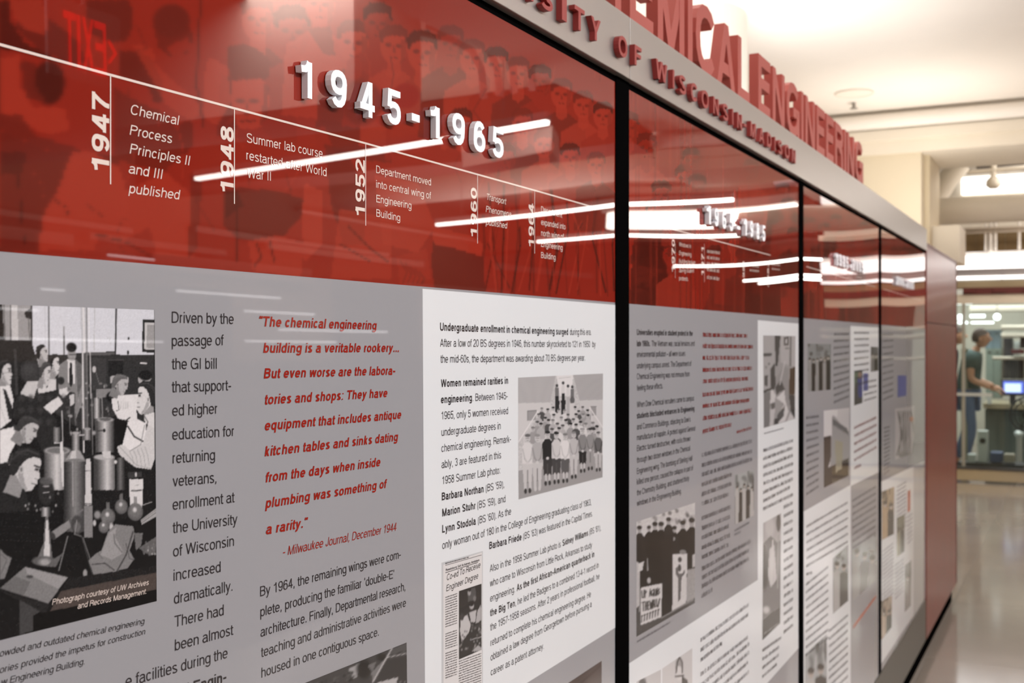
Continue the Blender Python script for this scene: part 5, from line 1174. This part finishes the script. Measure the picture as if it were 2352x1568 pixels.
#@@FAR
# ---------- beyond the end of the display
Xd = 9.1
c0 = P(2138, 486, Xd); rr = (zb(455, Xd, 2150) - zb(517, Xd, 2150))/2; zc = (zb(455, Xd, 2150) + zb(517, Xd, 2150))/2
bm = bmesh.new(); tube(bm, [(Xd, c0.y+.6, zc), (Xd, c0.y, zc), (Xd, -1.9, zc)], rr, 32); tag(obj('round_duct', bm, CREAM, smooth=True), 'fat cream duct running level below the stepped beam at the right', 'duct')
Xs = 10.2
zc = zb(372, Xs, 2290); rr = (zb(352, Xs, 2290)-zb(396, Xs, 2290))/2
sp = thing('spiral_duct', 'grey ribbed spiral duct above the bright high window', 'duct', (Xs, 0, zc))
y0_ = P(2248, 372, Xs).y; bm = bmesh.new(); tube(bm, [(Xs, y0_, zc), (Xs, -1.9, zc)], rr, 24); obj('duct_body', bm, mat('galvanised', (172, 165, 165), .35, metal=.6), sp, smooth=True)
for i in range(14):
    y = y0_ - .05 - i*.14; bm = bmesh.new(); tube(bm, [(Xs-.02, y, zc), (Xs+.02, y-.02, zc)], rr*1.05, 24); obj('rib', bm, mat('galvanised_seam', (130, 122, 122), .4, metal=.5), sp)
bm = bmesh.new(); Xq = 9.7; a = P(2150, 455, Xq); b = P(2200, 385, Xq); c = P(2218, 350, Xq)
tube(bm, [(Xq, a.y+.05, a.z-.1), (Xq, a.y, a.z), (Xq, a.y*.6+b.y*.4, a.z*.5+b.z*.5), (Xq, b.y, b.z), (Xq, c.y, c.z+.25)], .085, 18)
tag(obj('elbow_pipe', bm, CREAM, smooth=True), 'cream elbow pipe rising beside the pier above the fat duct', 'pipe')
vb = thing('valve', 'small round pipe fitting hanging before the bright high window', 'valve', tuple(P(2282, 415, 9.9)))
q = P(2282, 420, 9.9); obj('valve_body', tube(bmesh.new(), [(9.9, q.y, q.z+.05), (9.9, q.y, q.z+.02), (9.9, q.y, q.z-.02), (9.9, q.y, q.z-.045)], [.03, .055, .06, .03], 16), CREAM, vb, smooth=True)
obj('valve_stem', tube(bmesh.new(), [(9.9, q.y, q.z+.05), (9.9, q.y, q.z+.2)], .022, 10), CREAM, vb)
obj('valve_branch', tube(bmesh.new(), [(9.9, q.y+.2, q.z+.1), (9.9, q.y-.7, q.z+.12)], .02, 10), CREAM, vb)
# high window and wall over the laboratory
Xw = 12.3
def zr(py, X=Xw, px=2276): return onX(px, py, X).z
def yr(px, X=Xw, py=784): return onX(px, py, X).y
yl = 1.4; yrr = -1.9
struct('wall_far', box(Xw+.25, Xw+.35, yrr, yl+2, zr(446), 3.15), CREAM)
struct('window_1', box(Xw+.18, Xw+.24, yrr, yr(2204), zr(438), zr(398)), mat('sky_window', (255, 255, 255), .5, emit=(255, 253, 250), estr=1.6))
struct('wall_lintel', box(Xw+.2, Xw+.35, yrr, yl+2, zr(520), zr(446)), CREAM)
bl = thing('window_blind', 'drawn brown blind behind white pipes over the laboratory front', 'blind', (Xw+.2, 0, zr(580)))
BR = mat('brown_blind', (122, 100, 68), .8)
for i in range(6):
    y1 = yr(2204) - i*.14; obj('blind_strip', box(Xw+.2+.006*(i % 2), Xw+.23, y1-.138, y1, zr(580), zr(520)), BR, bl)
WP = mat('white_pipe', (238, 230, 220), .4)
for i, (px, w_) in enumerate(((2264, .012), (2275, .019), (2286, .016), (2341, .014))):
    y = yr(px, Xw-.05); bm = bmesh.new(); tube(bm, [(Xw-.05, y, zr(575 if i != 1 else 600, Xw-.05)), (Xw-.05, y, zr(505, Xw-.05))], w_, 12)
    tag(obj('vertical_pipe', bm, WP, smooth=True), ('thin cream upright pipe, leftmost before the brown blind', 'thickest white upright pipe before the brown blind', 'cream upright pipe just right of the thickest white one', 'thin upright pipe before the blind near the right edge')[i], 'pipe')
for i, py in enumerate((525, 532)):
    z = zr(py, Xw-.09); bm = bmesh.new(); tube(bm, [(Xw-.09, yr(2204), z), (Xw-.09, yrr, z)], .012 if i else .016, 10); tag(obj('level_pipe', bm, mat('beige_pipe', (222, 205, 185), .5), smooth=True), ('upper', 'lower')[i] + ' of two thin level pipes crossing the brown blind', 'pipe')
struct('trim_10', box(Xw, Xw+.3, yrr, yl, zr(590), zr(577)), mat('white_ledge', (232, 226, 222), .5))
LW = mat('lamp_glow', (255, 252, 250), .5, emit=(255, 252, 250), estr=2.2)
t = thing('wall_light', 'broad white glowing light box over the laboratory front', 'light', (Xw-.1, 0, zr(605)))
obj('diffuser', box(Xw-.1, Xw, yrr, yr(2198), zr(617), zr(588), .004), LW, t); obj('housing', box(Xw-.12, Xw+.02, yrr, yr(2197), zr(632), zr(618)), mat('lamp_grey', (150, 142, 140), .4), t)
t = thing('strip_light', 'thin bright strip lamp under the broad white light box', 'light', (Xw-.14, 0, zr(640)))
obj('lens', box(Xw-.14, Xw-.11, yrr, yr(2197), zr(642), zr(635)), LW, t); obj('clip', box(Xw-.12, Xw-.1, yr(2300)-.03, yr(2300), zr(645), zr(630)), HOUS, t)
struct('wall_soffit', box(Xw, Xw+.3, yrr, yl, zr(660), zr(644)), mat('soffit_beige', (180, 160, 125), .7))
# laboratory front: frame and panes
lf = thing('glass_partition', 'glazed laboratory front with dark red head rail and steel kick plate', 'partition', (Xw, 0, 0))
RF = mat('dark_red_frame', (92, 34, 26), .5)
obj('head_rail', box(Xw-.02, Xw+.04, yrr, yr(2212), zr(675), zr(660)), RF, lf, 'dark red head rail')
for i in range(5): y = yr(2214) - i*.28; obj('bracket', box(Xw-.04, Xw-.02, y-.11, y, zr(672), zr(662)), RF, lf)
obj('upper_panel', box(Xw, Xw+.04, yrr, yl, zr(697), zr(675)), mat('beige_panel', (214, 200, 178), .6), lf)
ALU = mat('aluminium_frame', (176, 172, 158), .35, metal=.5)
for i, px in enumerate((2213,)):
    y = yr(px); obj('mullion', box(Xw, Xw+.05, y-.014, y+.014, zr(1090), zr(697)), ALU, lf)
obj('mid_rail', box(Xw-.02, Xw+.0, yr(2280), yl, zr(910), zr(903)), mat('bright_rail', (215, 220, 215), .3, metal=.6), lf)
obj('kick_plate', box(Xw-.01, Xw+.05, yrr, yl, .02, zr(1080)), mat('kick_steel', (214, 200, 170), .22, metal=.8), lf, 'steel kick plate')
obj('sill', box(Xw-.03, Xw+.06, yrr, yl, zr(1080), zr(1074)), mat('dark_sill', (70, 66, 62), .4), lf)
def glassmat():
    m = bpy.data.materials.new('clear_glass'); m.use_nodes = True; nt = m.node_tree; nt.nodes.clear()
    o = nt.nodes.new('ShaderNodeOutputMaterial'); mx = nt.nodes.new('ShaderNodeMixShader'); fr_ = nt.nodes.new('ShaderNodeFresnel'); fr_.inputs[0].default_value = 1.45
    tr = nt.nodes.new('ShaderNodeBsdfTransparent'); tr.inputs[0].default_value = (.9, .95, .93, 1); gl = nt.nodes.new('ShaderNodeBsdfGlossy'); gl.inputs['Roughness'].default_value = .02
    nt.links.new(fr_.outputs[0], mx.inputs[0]); nt.links.new(tr.outputs[0], mx.inputs[1]); nt.links.new(gl.outputs[0], mx.inputs[2]); nt.links.new(mx.outputs[0], o.inputs[0]); return m
GL = glassmat()
for a, b in ((yr(2213), yl), (yrr, yr(2213))):
    obj('glass_pane', box(Xw+.02, Xw+.028, a+.015 if a > yrr else a, b-.015, zr(1074), zr(697)), GL, lf)
# laboratory interior
struct('wall_lab', box(17.0, 17.1, -1.5, 6, 0, 3.15), mat('lab_wall', (186, 182, 168), .8, noise=.06, nscale=2))
LG = mat('lab_lamp', (255, 255, 255), .5, emit=(245, 250, 255), estr=2.5)
def atp(px, py, X): return onX(px, py, X)
for i, (a, b, c, d, X) in enumerate(((2200, 2216, 722, 735, 15.0), (2228, 2262, 722, 729, 16), (2230, 2282, 738, 743, 14.5), (2200, 2222, 738, 743, 15.5), (2198, 2232, 695, 699, 14.0))):
    p0, p1 = atp(a, d, X), atp(b, c, X)
    tl_ = obj('ceiling_tube', box(X, X+.06, p1.y, p0.y, p0.z, p1.z), LG); tag(tl_, ('short bright lamp behind the glass beside the end cabinet', 'thin lamp deep in the laboratory, upper', 'long lamp behind the glass above the standing person', 'lower short lamp behind the glass beside the end cabinet', 'faint lamp strip high behind the glass at left')[i], 'light')
q = atp(2290, 728, 14.2); gl_ = thing('globe_lamp', 'small round white lamp glowing inside the laboratory', 'light', tuple(q)); bm = bmesh.new(); bmesh.ops.create_uvsphere(bm, u_segments=20, v_segments=12, radius=.04, matrix=Matrix.Translation(q)); obj('globe', bm, LG, gl_, smooth=True); obj('cord', tube(bmesh.new(), [q+Vector((0,0,.035)), (q.x, q.y, 3.15)], .005, 6), HOUS, gl_)
def labbox(name, a, b, c, d, X, dep, m, label, cat, bev=.004):
    p0, p1 = atp(a, d, X), atp(b, c, X); o = obj(name, box(X, X+dep, p1.y, p0.y, p0.z, p1.z, bev), m); tag(o, label, cat); return o
GW = mat('lab_white', (205, 210, 205), .5); GD = mat('lab_dark', (52, 48, 44), .5); GB = mat('lab_bluegrey', (120, 140, 150), .5); GG = mat('lab_grey', (128, 124, 112), .5); TEAL = mat('lab_teal', (70, 92, 96), .5)
def cabinet(name, a, b, c, d, X, dep, m, label, cat, n=2, dm=None):
    p0, p1 = atp(a, d, X), atp(b, c, X); t = thing(name, label, cat, (X+dep/2, (p0.y+p1.y)/2, p0.z))
    obj('body', box(X+.012, X+dep, p1.y, p0.y, p0.z, p1.z), m, t)
    w_ = (p0.y-p1.y)/n
    for i in range(n):
        dr = obj('door', box(X, X+.011, p1.y+i*w_+.004, p1.y+(i+1)*w_-.004, p0.z+.004, p1.z-.004, .002), dm or m, t)
        obj('handle', box(X-.012, X, p1.y+(i+.5)*w_-.02, p1.y+(i+.5)*w_+.02, p1.z-.05, p1.z-.04), GD, dr)
    return t
cabinet('wall_cabinet', 2262, 2299, 757, 800, 15.6, .35, GB, 'pale blue wall cabinet high in the laboratory behind the person', 'cabinet')
cabinet('storage_shelf', 2302, 2352, 820, 870, 15.0, .4, GG, 'grey storage unit on the laboratory wall above the monitor', 'cabinet', 3, GD)
cabinet('fume_cupboard', 2264, 2300, 800, 914, 15.4, .4, mat('lab_green', (120, 132, 122), .5), 'pale green cupboard beside the standing person', 'cabinet', 2)
cabinet('base_cupboard', 2262, 2352, 943, 1062, 14.6, .6, TEAL, 'dark teal bench cupboards under the laboratory worktop', 'cabinet', 3, mat('lab_teal_door', (86, 98, 92), .5))
labbox('worktop', 2258, 2365, 928, 938, 14.4, .9, mat('worktop', (150, 140, 115), .4), 'long pale worktop at the back of the laboratory', 'worktop')
for i, (py, lb) in enumerate(((752, 'upper'), (770, 'middle'), (822, 'lower'))):
    a = atp(2300, py, 14.8); bm = bmesh.new(); tube(bm, [(14.8, a.y+(.0 if i < 2 else .1), a.z), (14.8, -2.5, a.z)], .03 if i < 2 else .02, 12); tag(obj('service_pipe', bm, mat('pipe_pale', (196, 186, 170), .4), smooth=True), lb + ' pale service pipe crossing the back of the laboratory at right', 'pipe')
labbox('equipment_box', 2322, 2352, 802, 812, 14.7, .2, mat('maroon_box', (80, 36, 34), .5), 'dark maroon box on a laboratory shelf at the right edge', 'box')
mo = thing('monitor', 'bright bluish computer monitor on the laboratory worktop', 'monitor', tuple(atp(2326, 928, 14.0)))
p0, p1 = atp(2300, 908, 14.0), atp(2354, 872, 14.0)
obj('casing', box(14.0, 14.05, p1.y, p0.y, p0.z, p1.z, .004), GD, mo)
p0, p1 = atp(2304, 902, 13.99), atp(2352, 876, 13.99); obj('screen', box(13.985, 13.995, p1.y, p0.y, p0.z, p1.z), mat('screen_blue', (90, 110, 200), .4, emit=(110, 125, 235), estr=1.0), mo)
p0, p1 = atp(2308, 900, 13.98), atp(2345, 881, 13.98); obj('window', box(13.975, 13.984, p1.y, p0.y, p0.z, p1.z), mat('screen_white', (230, 240, 255), .4, emit=(215, 235, 255), estr=1.1), mo)
p0 = atp(2326, 908, 14.02); obj('stand', box(14.0, 14.04, p0.y-.03, p0.y+.03, p0.z-.1, p0.z), GD, mo)
labbox('supply_duct', 2226, 2400, 700, 716, 15.2, .3, mat('pale_supply', (214, 206, 190), .5), 'broad cream air duct high behind the laboratory glass', 'duct', .02)
labbox('instrument_rack', 2304, 2325, 776, 818, 14.9, .3, mat('rack_dark', (60, 56, 56), .5), 'dark instrument rack at the laboratory back wall, left of the maroon box', 'rack')
labbox('instrument', 2329, 2341, 784, 816, 15.0, .2, GW, 'upright white instrument left of the right edge above the monitor', 'instrument')
labbox('instrument', 2343, 2360, 772, 800, 14.85, .2, GD, 'dark instrument at the very right edge above the monitor', 'instrument')
labbox('bench_device', 2268, 2276, 905, 928, 14.3, .15, GW, 'small white bottle shape on the worktop beside the person', 'bottle')
# hose reel at the right edge
q = atp(2364, 952, 13.2); hr = thing('hose_reel', 'large dark hose reel standing at the right edge behind the glass', 'reel', (13.2, q.y, q.z))
for r_, w_ in ((.19, .012), (.15, .008), (.05, .02)):
    bm = bmesh.new(); tube(bm, [(13.2, q.y+r_*math.cos(t_), q.z+r_*math.sin(t_)) for t_ in np.linspace(0, 2*math.pi, 33)], w_, 8, False); obj('rim' if r_ > .1 else 'hub', bm, GD, hr)
for i in range(6):
    an = i*math.pi/3; obj('spoke', tube(bmesh.new(), [(13.2, q.y, q.z), (13.2, q.y+.19*math.cos(an), q.z+.19*math.sin(an))], .006, 6), GD, hr)
obj('stand', box(13.17, 13.23, q.y-.03, q.y+.03, 0, q.z), GD, hr)
labbox('equipment_box', 2245, 2268, 990, 1061, 12.5, .16, GW, 'white instrument box standing low before the person', 'box')
q = atp(2257, 1012, 12.49); bm = bmesh.new(); tube(bm, [(12.488, q.y, q.z), (12.5, q.y, q.z)], .03, 16); tag(obj('dial', bm, GD), 'round dark dial on the white instrument box', 'dial')
labbox('crate', 2274, 2302, 1040, 1061, 12.5, .2, mat('blue_crate', (62, 82, 120), .5), 'blue crate on the floor behind the glass', 'crate')
labbox('carton', 2222, 2240, 1044, 1061, 12.5, .15, GW, 'small white carton on the floor left of the blue crate', 'box')
labbox('carton', 2306, 2330, 1044, 1061, 12.5, .15, mat('cream_carton', (170, 160, 140), .5), 'cream carton on the floor right of the blue crate', 'box')
labbox('low_trolley', 2200, 2352, 1068, 1078, 12.45, .3, GD, 'dark low trolley deck running behind the kick plate', 'trolley')
labbox('upright_column', 2208, 2222, 800, 1060, 13.4, .1, mat('grey_green', (140, 140, 122), .5), 'grey green upright column beside the end cabinet behind the glass', 'column')
q = atp(2341, 1015, 13.5); bm = bmesh.new(); tube(bm, [(13.5, q.y, 0), (13.5, q.y, q.z+.04), (13.45, q.y, q.z+.1)], [.03, .03, .05], 12); tag(obj('floor_flask', bm, GW, smooth=True), 'small pale flask shape low behind the glass near the right edge', 'flask')

# ---------- people in the laboratory
SKIN = mat('skin', (196, 146, 118), .6)
def skinmesh(name, pts, edges, rad, m, parent, root=0, sub=2):
    me = bpy.data.meshes.new(name); me.from_pydata([tuple(p) for p in pts], edges, []); o = link(name, me, m, parent)
    sk = o.modifiers.new('skin', 'SKIN'); sk.use_smooth_shade = True
    lay = me.skin_vertices[0] if me.skin_vertices else None
    if lay is None:
        bpy.context.view_layer.objects.active = o; bpy.ops.mesh.customdata_skin_add(); lay = me.skin_vertices[0]
    for i, r in enumerate(rad): lay.data[i].radius = (r, r) if not isinstance(r, tuple) else r; lay.data[i].use_root = (i == root)
    s = o.modifiers.new('subdiv', 'SUBSURF'); s.levels = sub; s.render_levels = sub
    return o
def person(x, y, H, lean, shirt, trou, label):
    """standing in profile, facing -y (right in the picture), forearms forward"""
    t = thing('person', label, 'person', (x, y, 0)); k = H/1.75
    def V(dx, dy, z): return Vector((x+dx*k, y-dy*k, z*k))
    L = lean
    B = [V(0,0,.95), V(0,.02*L,1.12), V(0,.06*L,1.30), V(0,.10*L,1.42), V(0,.14*L+.01,1.50), V(0,.17*L+.03,1.56),            # 0 pelvis..5 neck top
         V(-.18,.08*L,1.40), V(-.21,.06,1.14), V(-.16,.28,1.04), V(.18,.08*L,1.40), V(.21,.07,1.14), V(.14,.30,1.05),          # arms
         V(-.09,.0,.90), V(-.10,.05,.50), V(-.10,-.03,.09), V(-.10,.12,.04), V(.09,0,.90), V(.10,.0,.50), V(.10,-.14,.09), V(.10,.02,.04)]
    E_ = [(0,1),(1,2),(2,3),(3,4),(4,5),(3,6),(6,7),(7,8),(3,9),(9,10),(10,11),(0,12),(12,13),(13,14),(14,15),(0,16),(16,17),(17,18),(18,19)]
    R = [.14,.13,.14,.105,.055,.055,.062,.046,.032,.062,.046,.032,.085,.062,.042,.035,.085,.062,.042,.035]
    skinmesh('body', B, E_, [r*k*.97 for r in R], SKIN, t)
    skinmesh('shirt', [B[0]-Vector((0,0,.03)), B[1], B[2], B[3], B[6], B[6].lerp(B[7],.6), B[9], B[9].lerp(B[10],.6), B[4]], [(0,1),(1,2),(2,3),(3,4),(4,5),(3,6),(6,7),(3,8)], [r*k for r in (.16,.158,.175,.165,.105,.085,.105,.085,.088)], shirt, t)
    skinmesh('trousers', [B[0]-Vector((0,0,.01)), B[12], B[13], B[14]+Vector((0,0,.02)), B[16], B[17], B[18]+Vector((0,0,.02))], [(0,1),(1,2),(2,3),(0,4),(4,5),(5,6)], [r*k for r in (.15,.10,.078,.06,.10,.078,.06)], trou, t)
    # head: shaped sphere with nose, ears, eyes
    hc = V(0, .19*L+.05, 1.655); bm = bmesh.new(); bmesh.ops.create_uvsphere(bm, u_segments=20, v_segments=14, radius=1)
    for v in bm.verts:
        c = v.co; jaw = 1 - .22*max(0, -c.z); v.co = Vector((c.x*.075*jaw, c.y*.096*jaw - (.012 if c.z < -.2 and c.y < 0 else 0), c.z*.118))*k + hc
    obj('head', bm, SKIN, t, smooth=True)
    bm = bmesh.new(); tube(bm, [hc+Vector((0,-.09,.02))*k, hc+Vector((0,-.118,-.018))*k, hc+Vector((0,-.09,-.03))*k], [.008*k, .014*k, .01*k], 8)
    for sx in (-1, 1): tube(bm, [hc+Vector((sx*.072,.005,.02))*k, hc+Vector((sx*.082,.012,-.03))*k], .014*k, 8)
    obj('nose_and_ears', bm, SKIN, t)
    bm = bmesh.new()
    for sx in (-1, 1): bmesh.ops.create_uvsphere(bm, u_segments=8, v_segments=6, radius=.011*k, matrix=Matrix.Translation(hc+Vector((sx*.03,-.086,.012))*k))
    bx(bm, hc.x-.022*k, hc.x+.022*k, hc.y-.1*k, hc.y-.085*k, hc.z-.058*k, hc.z-.052*k)
    obj('eyes_and_mouth', bm, mat('dark_feature', (48, 30, 26), .5), t)
    bm = bmesh.new(); bmesh.ops.create_uvsphere(bm, u_segments=20, v_segments=14, radius=1)
    for v in bm.verts: c = v.co; v.co = Vector((c.x*.084, c.y*.103+.014, max(c.z, -.45 if c.y > 0 else .25)*.125+.01))*k + hc
    obj('hair', bm, mat('brown_hair', (66, 48, 38), .7), t, smooth=True)
    for wp, ep_ in ((B[8], B[7]), (B[11], B[10])):                     # hands: palm, four fingers, thumb
        d = (wp-ep_).normalized(); s = Vector((1, 0, 0)); pts = [wp, wp+d*.075*k]; ed = [(0, 1)]; rd = [.026*k, .03*k]
        for i in range(4):
            b0 = wp + d*.08*k + s*(i-1.5)*.018*k; n = len(pts); ln = (.07, .08, .075, .058)[i]*k
            pts += [b0, b0+d*ln*.55+Vector((0,0,-.006*k)), b0+d*ln*.9+Vector((0,0,-.03*k))]; ed += [(1, n), (n, n+1), (n+1, n+2)]; rd += [.011*k, .0095*k, .008*k]
        n = len(pts); sd = 1 if wp.x < x else -1; b0 = wp + d*.025*k + s*sd*.03*k; pts += [b0, b0+d*.035*k+s*sd*.02*k, b0+d*.06*k+s*sd*.015*k-Vector((0,0,.012*k))]; ed += [(0, n), (n, n+1), (n+1, n+2)]; rd += [.013*k, .011*k, .009*k]
        skinmesh('hand', pts, ed, rd, SKIN, t, 0, 1)
    SHOE = mat('dark_shoe', (40, 36, 34), .5)
    for a_, b_ in ((14, 15), (18, 19)):
        p = B[a_]; obj('shoe', box(p.x-.045*k, p.x+.045*k, p.y-.2*k, p.y+.07*k, .005, .085*k, .02*k), SHOE, t)
    return t
pp = atp(2222, 1058, 13.55)
person(13.55, pp.y, 1.56, .6, mat('dark_green_cloth', (58, 80, 78), .8), mat('denim', (86, 106, 140), .8), 'person in a dark green shirt and jeans standing in profile behind the laboratory glass')
pp = atp(2168, 1050, 14.1)
person(14.1, pp.y, 1.60, .6, mat('black_cloth', (34, 34, 38), .8), mat('navy_cloth', (40, 48, 66), .8), 'person in a black top half hidden behind the red end cabinet')
